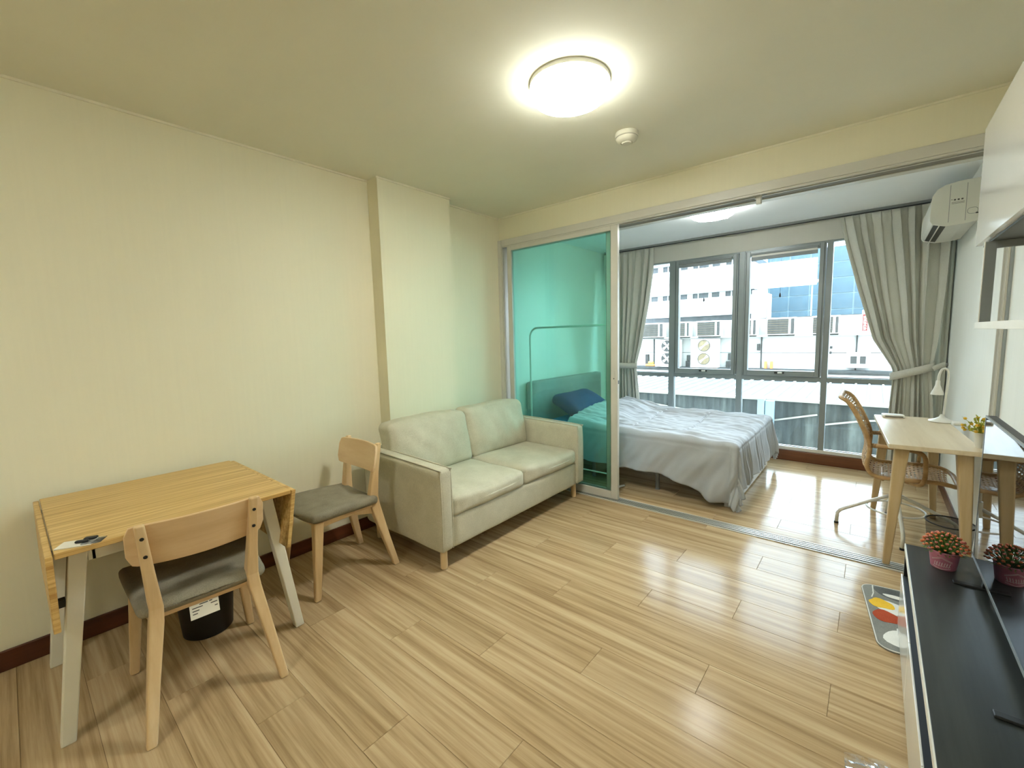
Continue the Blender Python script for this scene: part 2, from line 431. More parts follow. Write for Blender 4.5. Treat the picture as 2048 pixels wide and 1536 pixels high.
def spline(pts, n=8, closed=False):
    P = [Vector(p) for p in pts]; out = []; N = len(P)
    rng = N if closed else N - 1
    for i in range(rng):
        g = lambda k: P[k % N] if closed else P[max(0, min(N - 1, k))]
        p0, p1, p2, p3 = g(i - 1), g(i), g(i + 1), g(i + 2)
        for k in range(n):
            t = k / n
            out.append(0.5 * ((2 * p1) + (p2 - p0) * t + (2 * p0 - 5 * p1 + 4 * p2 - p3) * t * t + (3 * p1 - p0 - 3 * p2 + p3) * t ** 3))
    if not closed: out.append(P[-1])
    return out
def interp(x, xs, ys):
    if x <= xs[0]: return ys[0]
    for i in range(len(xs) - 1):
        if x <= xs[i + 1]:
            t = (x - xs[i]) / (xs[i + 1] - xs[i]); return ys[i] + (ys[i + 1] - ys[i]) * t
    return ys[-1]
def rrect(x0, x1, y0, y1, r, n=6):
    pts = []
    for cx, cy, a0 in ((x1 - r, y0 + r, -PI / 2), (x1 - r, y1 - r, 0), (x0 + r, y1 - r, PI / 2), (x0 + r, y0 + r, PI)):
        for k in range(n + 1):
            a = a0 + PI / 2 * k / n; pts.append((cx + r * math.cos(a), cy + r * math.sin(a)))
    return pts

# ================================================================== THE ROOM
XL, XR = -2.87, 0.50          # inner faces of the side walls
YB, YP, YW = -2.6, 3.25, 5.42 # back wall, partition, window wall
ZC, ZB = 2.56, 2.50           # ceilings of living room and bedroom

# floor: a slab with every laminate plank laid on it, planks run along x
floor = sbox('floor', 'groove', (XL - 0.1, XR + 0.1, YB - 0.1, YW + 0.1, -0.12, -0.004))
def planks():
    o = wloc(floor); PW = 0.19; PL = 1.21
    def row(y0, y1, k):
        off = (-0.07 + (k % 3) * PL / 3.0) % PL
        x = XL + 0.002 - PL + ((off - (XL - PL)) % PL) - PL
        while x < XR:
            a = max(x, XL + 0.002); b = min(x + PL, XR - 0.002)
            if b - a > 0.03:
                cx, cy = (a + b) / 2, (y0 + y1) / 2; hx, hy = (b - a) / 2 - 0.0004, (y1 - y0) / 2 - 0.0004; c = 0.0012
                mb = MB()
                mb.add([(-hx, -hy, -0.004), (hx, -hy, -0.004), (hx, hy, -0.004), (-hx, hy, -0.004),
                        (-hx, -hy, -c), (hx, -hy, -c), (hx, hy, -c), (-hx, hy, -c),
                        (-hx + c, -hy + c, 0), (hx - c, -hy + c, 0), (hx - c, hy - c, 0), (-hx + c, hy - c, 0)],
                       [(8, 9, 10, 11), (4, 5, 9, 8), (5, 6, 10, 9), (6, 7, 11, 10), (7, 4, 8, 11), (0, 1, 5, 4), (1, 2, 6, 5), (2, 3, 7, 6), (3, 0, 4, 7)])
                p = mb.build('plank', 'plank', floor)
                p.location = Vector((cx, cy, 0)) - o
            x += PL
    y = 2.755; k = 0
    ys = []
    while y > YB: ys.append(y); y -= PW
    ys = sorted(ys)
    edges = [YB + 0.002] + [q for q in ys if q > YB + 0.03] + [2.755 + PW, 2.755 + 2 * PW, 3.209]
    for i in range(len(edges) - 1): row(edges[i], edges[i + 1], i)
    y = 3.321; e2 = [y, 3.44]
    while e2[-1] + PW < YW - 0.02: e2.append(e2[-1] + PW)
    e2.append(YW - 0.03)
    for i in range(len(e2) - 1): row(e2[i], e2[i + 1], i + 1)
planks()

sbox('wall_left', 'wall', (XL - 0.1, XL, YB - 0.1, YP + 0.04, 0, ZC + 0.1))
sbox('wall_bedroom_left', 'wall_bed', (XL - 0.1, XL, YP + 0.04, YW + 0.12, 0, ZC + 0.1))
sbox('wall_pilaster', 'wall', (XL, -2.745, 1.825, 2.505, 0, ZC))
sbox('wall_right', 'wall_bed', (XR, XR + 0.1, YB - 0.1, YW + 0.12, 0, ZC + 0.1))
sbox('wall_back', 'wall', (XL - 0.1, XR + 0.1, YB - 0.1, YB, 0, ZC + 0.1))
sbox('wall_header', 'wall', (XL, XR, YP, 3.66, 2.345, ZC))
sbox('ceiling', 'ceiling', (XL - 0.1, XR + 0.1, YB - 0.1, 3.66, ZC, ZC + 0.1))
sbox('ceiling_bedroom', 'ceiling_bed', (XL - 0.1, XR + 0.1, 3.66, YW + 0.12, ZB, ZB + 0.16))
sbox('wall_window_top', 'paint_band', (XL, XR, YW, YW + 0.12, 2.285, ZB))
sbox('wall_window_left', 'wall_bed', (XL, -2.76, YW, YW + 0.12, 0, 2.285))
sbox('wall_window_right', 'wall_bed', (0.45, XR, YW, YW + 0.12, 0, 2.285))
sbox('wall_window_sill', 'wall_bed', (-2.76, 0.45, YW, YW + 0.12, 0, 0.118))
# outer face of the building this room belongs to, around the window
sbox('wall_outside_top', 'paint_band', (-16, 13, YW + 0.03, YW + 0.13, 2.66, 17))
sbox('wall_outside_bottom', 'paint_band', (-16, 13, YW + 0.03, YW + 0.13, -5.0, -0.12))
sbox('wall_outside_left', 'paint_band', (-16, XL - 0.1, YW + 0.03, YW + 0.13, -0.12, 2.66))
sbox('wall_outside_right', 'paint_band', (XR + 0.1, 13, YW + 0.03, YW + 0.13, -0.12, 2.66))
# slim cornice bead
def bead(name, b): return sbox(name, 'cornice', b)
bead('trim_1', (XL, XL + 0.008, YB, 1.825, ZC - 0.012, ZC))
bead('trim_2', (-2.745, -2.737, 1.817, 2.513, ZC - 0.012, ZC))
bead('trim_3', (XL, XL + 0.008, 2.505, YP, ZC - 0.012, ZC))
bead('trim_4', (XL + 0.008, XR, YP - 0.007, YP, ZC - 0.011, ZC))
# baseboards
sbox('baseboard_left', 'base_brown', (XL, XL + 0.014, YB, 1.825, 0, 0.092), bevel=0.004)
sbox('baseboard_pilaster', 'base_brown', (-2.745, -2.731, 1.811, 2.519, 0, 0.092), bevel=0.004)
sbox('baseboard_pilaster_side', 'base_brown_x', (XL + 0.014, -2.745, 1.811, 1.825, 0, 0.092), bevel=0.004)
sbox('baseboard_corner', 'base_brown', (XL, XL + 0.014, 2.505, 3.2, 0, 0.092), bevel=0.004)
sbox('baseboard_bedroom_left', 'base_brown', (XL, XL + 0.014, 3.34, YW, 0, 0.092), bevel=0.004)
sbox('baseboard_right', 'base_brown', (XR - 0.012, XR, 3.34, YW, 0, 0.08), bevel=0.004)
sbox('baseboard_right_near', 'base_brown', (XR - 0.012, XR, YB, 3.2, 0, 0.08), bevel=0.004)
sbox('baseboard_window', 'base_brown_x', (XL + 0.014, XR - 0.012, YW - 0.028, YW, 0, 0.115), bevel=0.006)

# ---------------------------------------------------------------- sliding partition
def partition():
    h = struct('trim_5', (-1.18, 3.25, 2.29))
    B = lambda nm, m, *b: MB().box(*b).build(nm, m, h, world=True, bevel=0.002)
    B('head_fascia', 'alu', XL + 0.02, XR, 3.232, 3.25, 2.288, 2.347)
    B('head_lip', 'alu', XL + 0.02, XR, 3.238, 3.246, 2.276, 2.288)
    B('head_channel', 'alu_dark', XL + 0.02, XR, 3.25, 3.332, 2.33, 2.345)
    for y in (3.272, 3.305): B('head_rail', 'alu', XL + 0.02, XR, y - 0.003, y + 0.003, 2.29, 2.33)
    B('head_back', 'alu', XL + 0.02, XR, 3.332, 3.345, 2.288, 2.347)
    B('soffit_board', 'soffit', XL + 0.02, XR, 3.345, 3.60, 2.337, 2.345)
    B('soffit_strip', 'alu', XL + 0.02, XR, 3.60, 3.668, 2.332, 2.347)
    t = struct('trim_6', (-1.18, 3.265, 0))
    B2 = lambda nm, m, *b: MB().box(*b).build(nm, m, t, world=True, bevel=0.001)
    B2('track_base', 'alu_dark', XL, XR, 3.210, 3.320, -0.004, 0.001)
    B2('track_edge', 'alu', XL, XR, 3.208, 3.219, -0.004, 0.006)
    B2('track_edge', 'alu', XL, XR, 3.311, 3.322, -0.004, 0.006)
    for y in (3.240, 3.265, 3.290): B2('track_rail', 'steel', XL, XR, y - 0.006, y + 0.006, -0.002, 0.007)
    j = struct('trim_7', (XL + 0.03, 3.28, 0))
    B3 = lambda nm, m, *b: MB().box(*b).build(nm, m, j, world=True, bevel=0.002)
    B3('jamb', 'alu', XL, XL + 0.045, 3.225, 3.34, 0.006, 2.345)
    B3('jamb_fin', 'alu', XL + 0.045, XL + 0.055, 3.232, 3.240, 0.006, 2.29)
    B3('jamb_fin', 'alu', XL + 0.045, XL + 0.055, 3.325, 3.335, 0.006, 2.29)
    r = struct('trim_8', (XR - 0.01, 3.28, 0))
    B4 = lambda nm, m, *b: MB().box(*b).build(nm, m, r, world=True, bevel=0.002)
    B4('jamb', 'alu_cool', XR - 0.012, XR, 3.225, 3.335, 0.006, 2.29)
    for y in (3.232, 3.262, 3.330): B4('jamb_fin', 'alu', XR - 0.022, XR - 0.012, y - 0.004, y + 0.004, 0.006, 2.29)
    # door latch block hanging in the head track
    k = MB().box(-0.642, -0.612, 3.285, 3.315, 2.232, 2.33).box(-0.652, -0.642, 3.290, 3.310, 2.268, 2.30).build('track_door_stop', 'white', bevel=0.003)
    tag(k, 'small white door stop hanging from the sliding door head track', 'door stop')
    def panel(n, x0, x1, y, lock):
        d = struct('door_%d' % n, ((x0 + x1) / 2, y, 0))
        yf, yb = y - 0.016, y + 0.016; z0, z1 = 0.009, 2.284
        P = lambda nm, *b: MB().box(*b).build(nm, 'alu', d, world=True, bevel=0.003)
        P('stile', x0, x0 + 0.05, yf, yb, z0, z1)
        st = P('stile', x1 - 0.062, x1, yf, yb, z0, z1)
        P('rail', x0 + 0.05, x1 - 0.062, yf, yb, z1 - 0.045, z1)
        P('rail', x0 + 0.05, x1 - 0.062, yf, yb, z0, z0 + 0.066)
        MB().box(x0 + 0.048, x1 - 0.06, y - 0.003, y + 0.003, z0 + 0.06, z1 - 0.04).build('glass_pane', 'green_glass', d, world=True)
        gs = MB().box(x1 - 0.066, x1 - 0.062, yf + 0.006, yb - 0.006, z0 + 0.066, z1 - 0.045).build('gasket', 'black', d, world=True)
        if lock:
            lk = MB().prism([(x1 - 0.031 + 0.011 * math.cos(a * PI / 8), 1.05 + (0.05 if math.sin(a * PI / 8) > 0 else -0.05) + 0.011 * math.sin(a * PI / 8)) for a in range(16)], 'y', yf - 0.003, yf).build('lock_plate', 'alu', d, world=True)
            MB().lathe([(0.0045, 0), (0.0045, 0.002)], (0, 0, 0), 12).build('keyhole', 'black', lk).matrix_local = Matrix.Translation(Vector((x1 - 0.031, yf - 0.005, 1.045)) - wloc(d)) @ Matrix.Rotation(PI / 2, 4, 'X')
            MB().box(x1, x1 + 0.002, y - 0.006, y + 0.006, 1.0, 1.03).build('strike', 'black', d, world=True)
        return d
    panel(1, -2.765, -1.605, 3.259, True)
    panel(2, -2.795, -1.665, 3.298, False)
partition()

# ---------------------------------------------------------------- window wall
def window():
    wn = struct('window_1', (-1.15, YW, 0.118))
    F = lambda nm, m, *b, **k: MB().box(*b).build(nm, m, wn, world=True, bevel=0.003, **k)
    y0, y1 = YW - 0.03, YW + 0.05
    mull = [(-1.975, -1.908), (-1.198, -1.140), (-0.407, -0.356)]
    F('sill_rail', 'alu', -2.76, 0.45, y0, y1, 0.118, 0.155)
    F('head_rail', 'alu_grey', -2.76, 0.45, y0 + 0.01, y1, 2.268, 2.285)
    F('jamb', 'alu_grey', -2.76, -2.72, y0, y1, 0.155, 2.27); F('jamb', 'alu_grey', 0.41, 0.45, y0, y1, 0.155, 2.27)
    for a, b in mull: F('mullion', 'alu_grey', a, b, y0, y1, 0.155, 2.285)
    xs = [(-2.72, mull[0][0]), (mull[0][1], mull[1][0]), (mull[1][1], mull[2][0]), (mull[2][1], 0.41)]
    for i, (a, b) in enumerate(xs):
        F('transom', 'alu_grey', a, b, y0, y1, 0.868, 0.915)
        MB().box(a, b, YW + 0.008, YW + 0.014, 0.155, 0.868).build('glass_pane', 'window_glass', wn, world=True)
        F('bead', 'black', a, b, YW + 0.002, YW + 0.008, 0.155, 0.161)
        if i in (0, 3):
            MB().box(a, b, YW + 0.008, YW + 0.014, 0.915, 2.268).build('glass_pane', 'window_glass', wn, world=True)
            F('bead', 'black', a, b, YW + 0.002, YW + 0.008, 0.915, 0.921)
        else:
            s0, s1 = a + 0.004, b - 0.004; zb, zt = 0.919, 2.266; wd = 0.052
            sh = MB()
            sh.box(s0, s0 + wd, y0 - 0.02, y1 - 0.03, zb, zt).box(s1 - wd, s1, y0 - 0.02, y1 - 0.03, zb, zt)
            sh.box(s0 + wd, s1 - wd, y0 - 0.02, y1 - 0.03, zt - 0.05, zt).box(s0 + wd, s1 - wd, y0 - 0.02, y1 - 0.03, zb, zb + 0.056)
            so = sh.build('sash', 'alu_grey', wn, world=True, bevel=0.003)
            MB().box(s0 + wd, s1 - wd, YW - 0.004, YW + 0.002, zb + 0.05, zt - 0.045).build('sash_pane', 'window_glass', so, world=True)
            MB().box(s0 + 0.012, s0 + 0.016, y0 - 0.024, y0 - 0.019, zb, zt).build('seal', 'black', so, world=True)
            MB().box(s1 - 0.016, s1 - 0.012, y0 - 0.024, y0 - 0.019, zb, zt).build('seal', 'black', so, world=True)
            cx = (s0 + s1) / 2
            MB().box(cx - 0.045, cx + 0.045, y0 - 0.032, y0 - 0.02, zb + 0.026, zb + 0.044).build('latch_plate', 'black', so, world=True, bevel=0.003)
            MB().box(cx - 0.012, cx + 0.03, y0 - 0.05, y0 - 0.032, zb + 0.028, zb + 0.044).build('latch_lever', 'white', so, world=True, bevel=0.004)
window()
def roller(x0, x1, drop, lab, cord_x, cord_z):
    t = thing('roller_blind', lab, 'blind', ((x0 + x1) / 2, 5.355, 2.235), 0, 'roller blinds on the opening sashes')
    MB().box(x0, x1, 5.338, 5.368, 2.222, 2.243).build('casing', 'grey_frame', t, world=True, bevel=0.004)
    MB().box(x0 + 0.01, x1 - 0.01, 5.352, 5.354, 2.222 - drop, 2.222).build('screen', 'white', t, world=True)
    MB().box(x0 + 0.005, x1 - 0.005, 5.344, 5.362, 2.222 - drop - 0.035, 2.222 - drop).build('bottom_bar', 'grey_frame', t, world=True, bevel=0.003)
    c = MB().tube([(cord_x, 5.352, 2.222 - drop - 0.03), (cord_x, 5.352, cord_z)], 0.0012, 6).build('cord', 'black', t, world=True)
    MB().lathe([(0.003, 0.0), (0.008, -0.012), (0.009, -0.035), (0.004, -0.045)], (cord_x, 5.352, cord_z), 10).build('cord_knob', 'black', c, world=True, smooth=True)
roller(-1.848, -1.262, 0.004, 'rolled grey roller blind of the sash nearer the bed headboard', -1.555, 1.81)
roller(-1.076, -0.474, 0.022, 'slightly lowered grey roller blind of the sash nearer the desk', -0.79, 1.80)

# curtain rail and curtains
rl = thing('curtain_rail', 'dark grey curtain rail fixed under the bedroom ceiling at the window', 'curtain rail', (-1.18, 5.31, 2.47))
MB().box(-2.82, 0.47, 5.300, 5.325, 2.478, ZB).build('rail', 'grey_frame', rl, world=True, bevel=0.002)
MB().box(-2.82, 0.47, 5.306, 5.319, 2.47, 2.478).build('runner_slot', 'black', rl, world=True)
def curtain(lab, L, R, zs, folds, tie_z, seed, tie_end):
    """L, R: x of the left and right edge at heights zs"""
    t = thing('curtain', lab, 'curtain', ((L[-1] + R[-1]) / 2, 5.31, 0.02), 0, 'curtains at the bedroom window')
    r2 = random.Random(seed); ph = [r2.uniform(-0.5, 0.5) for _ in range(folds + 2)]
    nz, nx = 70, folds * 14; rows = []
    for i in range(nz + 1):
        z = zs[0] + (zs[-1] - zs[0]) * i / nz
        zz = [-q for q in zs]; a = interp(-z, zz, L); b = interp(-z, zz, R)
        wid = abs(b - a); full = abs(R[0] - L[0])
        tight = wid / full
        row = []
        for j in range(nx + 1):
            u = j / nx; q = u * folds; k = int(q); fr = q - k
            p = q + 0.28 * math.sin(2.1 * q + seed) * (0.4 + 0.6 * min(1, (zs[0] - z) / 0.8))
            amp = 0.026 + 0.010 * math.sin(1.7 * q + seed * 2)
            if z > tie_z: amp *= 0.55 + 0.45 * min(1, (zs[0] - z) / 0.25)
            amp *= interp(abs(z - tie_z), [0, 0.08, 0.3], [0.55, 0.7, 1.0])
            s = math.sin(2 * PI * p); s = s + 0.25 * math.sin(6 * PI * p + seed) * 0.6
            x = a + (b - a) * u + 0.22 * (wid / folds) * math.sin(4 * PI * p) * 0.5
            y = 5.312 - 0.018 + amp * s
            if z > zs[0] - 0.07: y += 0.006 * math.sin(6 * PI * q)
            row.append((x, min(y, 5.352), z))
        rows.append(row)
    f = MB().grid(rows).build('fabric', 'curtain', t, world=True, smooth=True, solid=0.003)
    # tieback band
    a = interp(-tie_z, [-q for q in zs], L); b = interp(-tie_z, [-q for q in zs], R)
    rows = []; n = 26
    for i in range(n + 1):
        ang = PI + PI * i / n if True else 0
        x = (a + b) / 2 + (b - a + 0.03) / 2 * math.cos(ang); y = 5.30 + 0.062 * math.sin(ang)
        lift = tie_end * ((x - a) / (b - a) - 0.35) * 0.09
        rows.append([(x, y, tie_z - 0.036 + lift), (x, y - 0.004, tie_z + lift), (x, y, tie_z + 0.036 + lift)])
    if tie_end:
        e = rows[-1]; d = 0.5 * tie_end
        wallx = XR - 0.008 if tie_end > 0 else XL + 0.008
    MB().grid(rows).build('tieback', 'tie', t, world=True, smooth=True, solid=0.004)
    return t
zs = [2.462, 2.2, 1.78, 1.30, 1.03, 0.95, 0.6, 0.05]
cr = curtain('grey-beige curtain tied back beside the desk lamp under the air conditioner',
        [-0.318, -0.262, -0.155, -0.02, 0.132, 0.138, 0.125, 0.115], [0.468, 0.462, 0.448, 0.425, 0.398, 0.40, 0.43, 0.45], zs, 7, 0.99, 3, 1)
MB().grid([[(0.372 + 0.118 * j / 16, 5.362 + 0.010 * math.sin(j * 1.1 + 0.2 * z), z) for j in range(17)] for z in (2.46, 1.9, 1.3, 0.7, 0.06)]).build('fabric_return', 'curtain', cr, world=True, smooth=True, solid=0.003)
MB().tube(spline([(0.40, 5.27, 1.03), (0.44, 5.29, 1.055), (0.485, 5.32, 1.075)], 5), 0.009, 8, flat=2.5).build('tieback_cord', 'tie', cr, world=True, smooth=True)
MB().tube([(0.478, 5.32, 1.072), (0.4995, 5.32, 1.072)], 0.012, 10).build('wall_hook', 'grey_frame', cr, world=True, smooth=True)
curtain('grey-beige curtain tied back at the far end behind the bed',
        [-2.80, -2.79, -2.76, -2.72, -2.68, -2.68, -2.70, -2.72], [-2.142, -2.155, -2.21, -2.295, -2.36, -2.36, -2.325, -2.30], zs, 7, 1.005, 5, 0)

# ================================================================== CEILING FIXTURES
def ceiling_lamp(lab, x, y, zc, r, m, group='round ceiling lights', side='lamp_side'):
    t = thing('ceiling_light', lab, 'ceiling light', (x, y, zc - 0.085), 0, group)
    MB().lathe([(r - 0.02, 0.085), (r + 0.004, 0.085), (r + 0.005, 0.066), (r - 0.02, 0.064)], n=56).build('base_ring', 'white', t, smooth=True, auto=40)
    MB().lathe([(r + 0.001, 0.065), (r + 0.002, 0.05), (r - 0.001, 0.032), (r - 0.010, 0.0185)], n=56).build('diffuser_edge', side, t, smooth=True)
    prof = [(r - 0.010, 0.0185), (r - 0.014, 0.014), (r - 0.04, 0.005), (r * 0.6, 0.001), (r * 0.3, 0.0), (0.0, 0.0)]
    d = MB().lathe(prof, n=56).build('diffuser', m, t, smooth=True)
    # embossed leaf-shaped ripples of the diffuser
    for a0, cx, cy in ((0.3, 0.05, 0.05), (2.4, -0.06, 0.02), (4.5, 0.01, -0.07)):
        for k in range(5):
            pts = []
            for i in range(9):
                u = i / 8 - 0.5; X = u * r * 0.75; Y = (k - 2) * 0.016 + 0.05 * (0.25 - u * u)
                pts.append((cx + X * math.cos(a0) - Y * math.sin(a0), cy + X * math.sin(a0) + Y * math.cos(a0), -0.0002))
            MB().tube(pts, 0.0016, 5).build('ripple', m, d)
    return t
ceiling_lamp('round white ceiling light glowing over the living room', -1.13, 1.80, ZC, 0.178, 'lamp_on')
ceiling_lamp('round white ceiling light over the bed, half hidden by the header', -1.16, 4.19, ZB, 0.18, 'lamp_on_b', side='lamp_on_b')
ceiling_lamp('unseen round ceiling light added behind the camera to brighten the near-left corner', -1.2, -1.25, ZC, 0.178, 'lamp_fill')  # added lamp out of view, fills the near-left corner with light
sd = thing('smoke_detector', 'small round off-white smoke detector on the ceiling', 'smoke detector', (-1.155, 2.45, ZC - 0.06))
MB().lathe([(0.0, 0.06), (0.064, 0.06), (0.066, 0.05), (0.066, 0.036), (0.062, 0.034)], n=36).build('base', 'smoke_white', sd, smooth=True, auto=35)
MB().lathe([(0.060, 0.034), (0.062, 0.030), (0.056, 0.018), (0.036, 0.006), (0.034, 0.006), (0.034, 0.010), (0.03, 0.010), (0.026, 0.0), (0.0, 0.0)], n=36).build('sensor_cap', 'smoke_white', sd, smooth=True, auto=35)
MB().lathe([(0.0615, 0.0338), (0.0615, 0.0352)], n=36).build('seam', 'alu_dark', sd)
MB().box(0.028, 0.036, -0.055, -0.049, 0.040, 0.046).build('indicator', 'black', sd)

# ================================================================== SOFA
def sofa():
    Y0, Y1, XF, XB = 1.565, 3.185, -1.90, -2.725
    t = thing('sofa', 'light beige two-seat fabric sofa with round wooden legs', 'sofa', ((XF + XB) / 2, (Y0 + Y1) / 2, 0))
    def wr(a=0.004, s=9.0):
        def f(x, p):
            n = noise.noise_vector(Vector(x) * s); return x + Vector(n) * a
        return f
    rbox((XF + XB) / 2 - 0.002, (Y0 + Y1) / 2, 0.225, (XF - XB) / 2 - 0.012, (Y1 - Y0) / 2 - 0.09, 0.10, 0.018, 12, (0.004, 0, 0), wr(0.003)).build('base', 'sofa', t, world=True, smooth=True)
    for yc in (Y0 + 0.052, Y1 - 0.052):
        def aw(x, p):
            # arm top drops a little towards the front, sides swell
            x = x.copy(); x.z -= 0.022 * max(0, (x.x - XB) / (XF - XB)) * (1 if p[2] > 0 else 0) * p[2]
            return x + Vector(noise.noise_vector(x * 6)) * 0.003
        a = rbox((XF + XB) / 2, yc, 0.395, (XF - XB) / 2, 0.052, 0.267, 0.026, 14, (0.006, 0.006, 0.0), aw).build('arm', 'sofa', t, world=True, smooth=True)
        s = 1 if yc > 2.3 else -1
        for e in (-0.040, 0.040):
            pts = [(XF - 0.004, yc + e, 0.14), (XF + 0.001, yc + e, 0.4), (XF - 0.006, yc + e, 0.615), (XF - 0.03, yc + e, 0.638), (-2.3, yc + e, 0.652), (XB + 0.03, yc + e, 0.661)]
            MB().tube(spline(pts, 5), 0.0045, 6).build('piping', 'sofa', a, world=True, smooth=True)
    rbox(XB + 0.075, (Y0 + Y1) / 2, 0.42, 0.07, (Y1 - Y0) / 2 - 0.1, 0.24, 0.03, 12).build('backrest', 'sofa', t, world=True, smooth=True)
    ym = (Y0 + Y1) / 2; inn = 0.106
    for k, (a, b) in enumerate(((Y0 + inn, ym - 0.004), (ym + 0.004, Y1 - inn))):
        def sw(x, p, k=k):
            x = x.copy(); n = Vector(noise.noise_vector(Vector((x.x * 5, x.y * 5, x.z * 3 + k * 7))))
            x += n * 0.006
            if p[0] > 0.4:   # gathered wrinkles on the front border
                x.x += 0.006 * math.sin(x.y * 70 + 3 * math.sin(x.y * 17)) * (1 - abs(p[2])) * (0.5 + 0.5 * math.sin(x.y * 8 + k))
            x.z += 0.010 * math.sin((x.y - ym) * 6 + k * 2) * (p[2] > 0)
            return x
        rbox(-2.255, (a + b) / 2, 0.372 + 0.01, 0.352, (b - a) / 2, 0.062, 0.035, 22, (0.012, 0.004, 0.028), sw).build('seat_cushion', 'sofa', t, world=True, smooth=True)
    for k, (a, b) in enumerate(((Y0 + inn - 0.02, ym - 0.002), (ym + 0.002, Y1 - inn + 0.01))):
        def bw(x, p, k=k):
            # lean back, slump, wrinkle
            x = x.copy(); h = (x.z - 0.43) / 0.40
            x.x -= 0.085 * h
            x.z += 0.004 * math.sin((x.y - a) / (b - a) * PI) * max(0, p[2])
            if p[2] > 0: x.z -= 0.008 * abs(p[1]) ** 4 * (1 if (p[1] < 0) == (k == 0) else 0.3)
            n = Vector(noise.noise_vector(Vector((x.x * 4 + k * 9, x.y * 4, x.z * 5))))
            x += n * 0.008
            c = abs(p[1]) ** 3 * (1 - abs(p[0]))
            if p[0] > 0.3: x.x += 0.007 * math.sin(x.y * 34 + x.z * 26 + 4 * n.x) * max(0, 1 - (p[1] * p[1] + p[2] * p[2]) * 0.7)
            return x
        bc = rbox(-2.525, (a + b) / 2, 0.635, 0.088, (b - a) / 2, 0.20, 0.045, 22, (0.05, 0.004, 0.006), bw).build('back_cushion', 'sofa', t, world=True, smooth=True)
        bc.location.x = 0.022
    for x, y in ((XF - 0.065, Y0 + 0.065), (XF - 0.065, Y1 - 0.065), (XB + 0.065, Y0 + 0.065), (XB + 0.065, Y1 - 0.065)):
        MB().lathe([(0.0, 0.0), (0.019, 0.0), (0.0225, 0.004), (0.0225, 0.14), (0.0, 0.14)], (x, y, 0), 24).build('leg', 'birch', t, world=True, smooth=True, auto=40)
sofa()

# ================================================================== DROP-LEAF TABLE
def table():
    t = thing('drop_leaf_table', 'bamboo drop-leaf table with white splayed legs against the left wall', 'table', (-2.41, 0.42, 0))
    X0, X1, Y0, Y1 = -2.815, -2.0, 0.045, 0.785
    MB().box(X0, X1, Y0, Y1, 0.722, 0.742).build('table_top', 'bamboo', t, world=True, bevel=0.003)
    for s, y in ((-1, Y0 - 0.003), (1, Y1 + 0.006)):
        tilt = -0.042 if s > 0 else -0.004
        y0, y1 = (y, y + s * 0.018)
        lf = MB().hexa([(X0, y0 + tilt, 0.476), (X1, y0 + tilt, 0.476), (X1, y1 + tilt, 0.476), (X0, y1 + tilt, 0.476)],
                       [(X0, y0, 0.736), (X1, y0, 0.736), (X1, y1, 0.736), (X0, y1, 0.736)]).build('leaf', 'bamboo', t, world=True, bevel=0.003)
        for x in (X0 + 0.14, X1 - 0.14):
            MB().box(x - 0.03, x + 0.03, min(y, y + s * -0.03), max(y, y + s * -0.03), 0.7165, 0.7215).build('hinge', 'steel', lf, world=True, bevel=0.001)
        yy = y0 + tilt * 0.75
        MB().box(X1 - 0.12, X1 - 0.09, min(yy, yy - s * 0.02), max(yy, yy - s * 0.02), 0.52, 0.545).build('latch', 'black', lf, world=True)
    ay0, ay1, ax0, ax1 = 0.135, 0.695, -2.72, -2.075
    for nm, b in (('apron', (ax1 - 0.02, ax1, ay0, ay1)), ('apron', (ax0, ax0 + 0.02, ay0, ay1)), ('apron', (ax0, ax1, ay0 - 0.01, ay0 + 0.012)), ('apron', (ax0, ax1, ay1 - 0.012, ay1 + 0.01))):
        MB().box(*b, 0.662, 0.722).build(nm, 'white_leg', t, world=True, bevel=0.002)
    for fx, fy, tx, ty in ((-2.145, 0.018, -2.092, 0.105), (-2.145, 0.828, -2.092, 0.705), (-2.735, 0.022, -2.715, 0.105), (-2.735, 0.828, -2.715, 0.705)):
        s = 1 if ty > 0.4 else -1
        w0, w1 = 0.040, 0.050
        q = lambda x, y, z, w_: [(x - w_ / 2, y - w_ / 2, z), (x + w_ / 2, y - w_ / 2, z), (x + w_ / 2, y + w_ / 2, z), (x - w_ / 2, y + w_ / 2, z)]
        MB().hexa(q(fx, fy, 0, w0), q(tx, ty, 0.722, w1)).build('leg', 'white_leg', t, world=True, bevel=0.004)
table()
def key_card():
    t = thing('key_packet', 'white card in clear sleeve with black key fob on the bamboo table', 'keys', (-2.045, 0.10, 0.742), math.radians(62))
    MB().box(-0.045, 0.05, -0.03, 0.03, 0, 0.004).build('card', 'paper', t, bevel=0.001)
    MB().prism(rrect(0.02, 0.075, -0.028, 0.028, 0.008), 'z', 0.004, 0.005).build('clear_sleeve', 'plastic_film', t)
    f = rbox(0.036, 0.010, 0.011, 0.018, 0.009, 0.005, 0.004, 6).build('key_fob', 'black', t, smooth=True)
    rbox(0.018, -0.006, 0.010, 0.017, 0.007, 0.004, 0.0035, 6).build('key_fob', 'black', t, smooth=True)
    MB().tube([(0.045 + 0.012 * math.cos(a * PI / 8), 0.002 + 0.012 * math.sin(a * PI / 8), 0.010) for a in range(16)], 0.001, 6, True).build('key_ring', 'steel', t)
key_card()

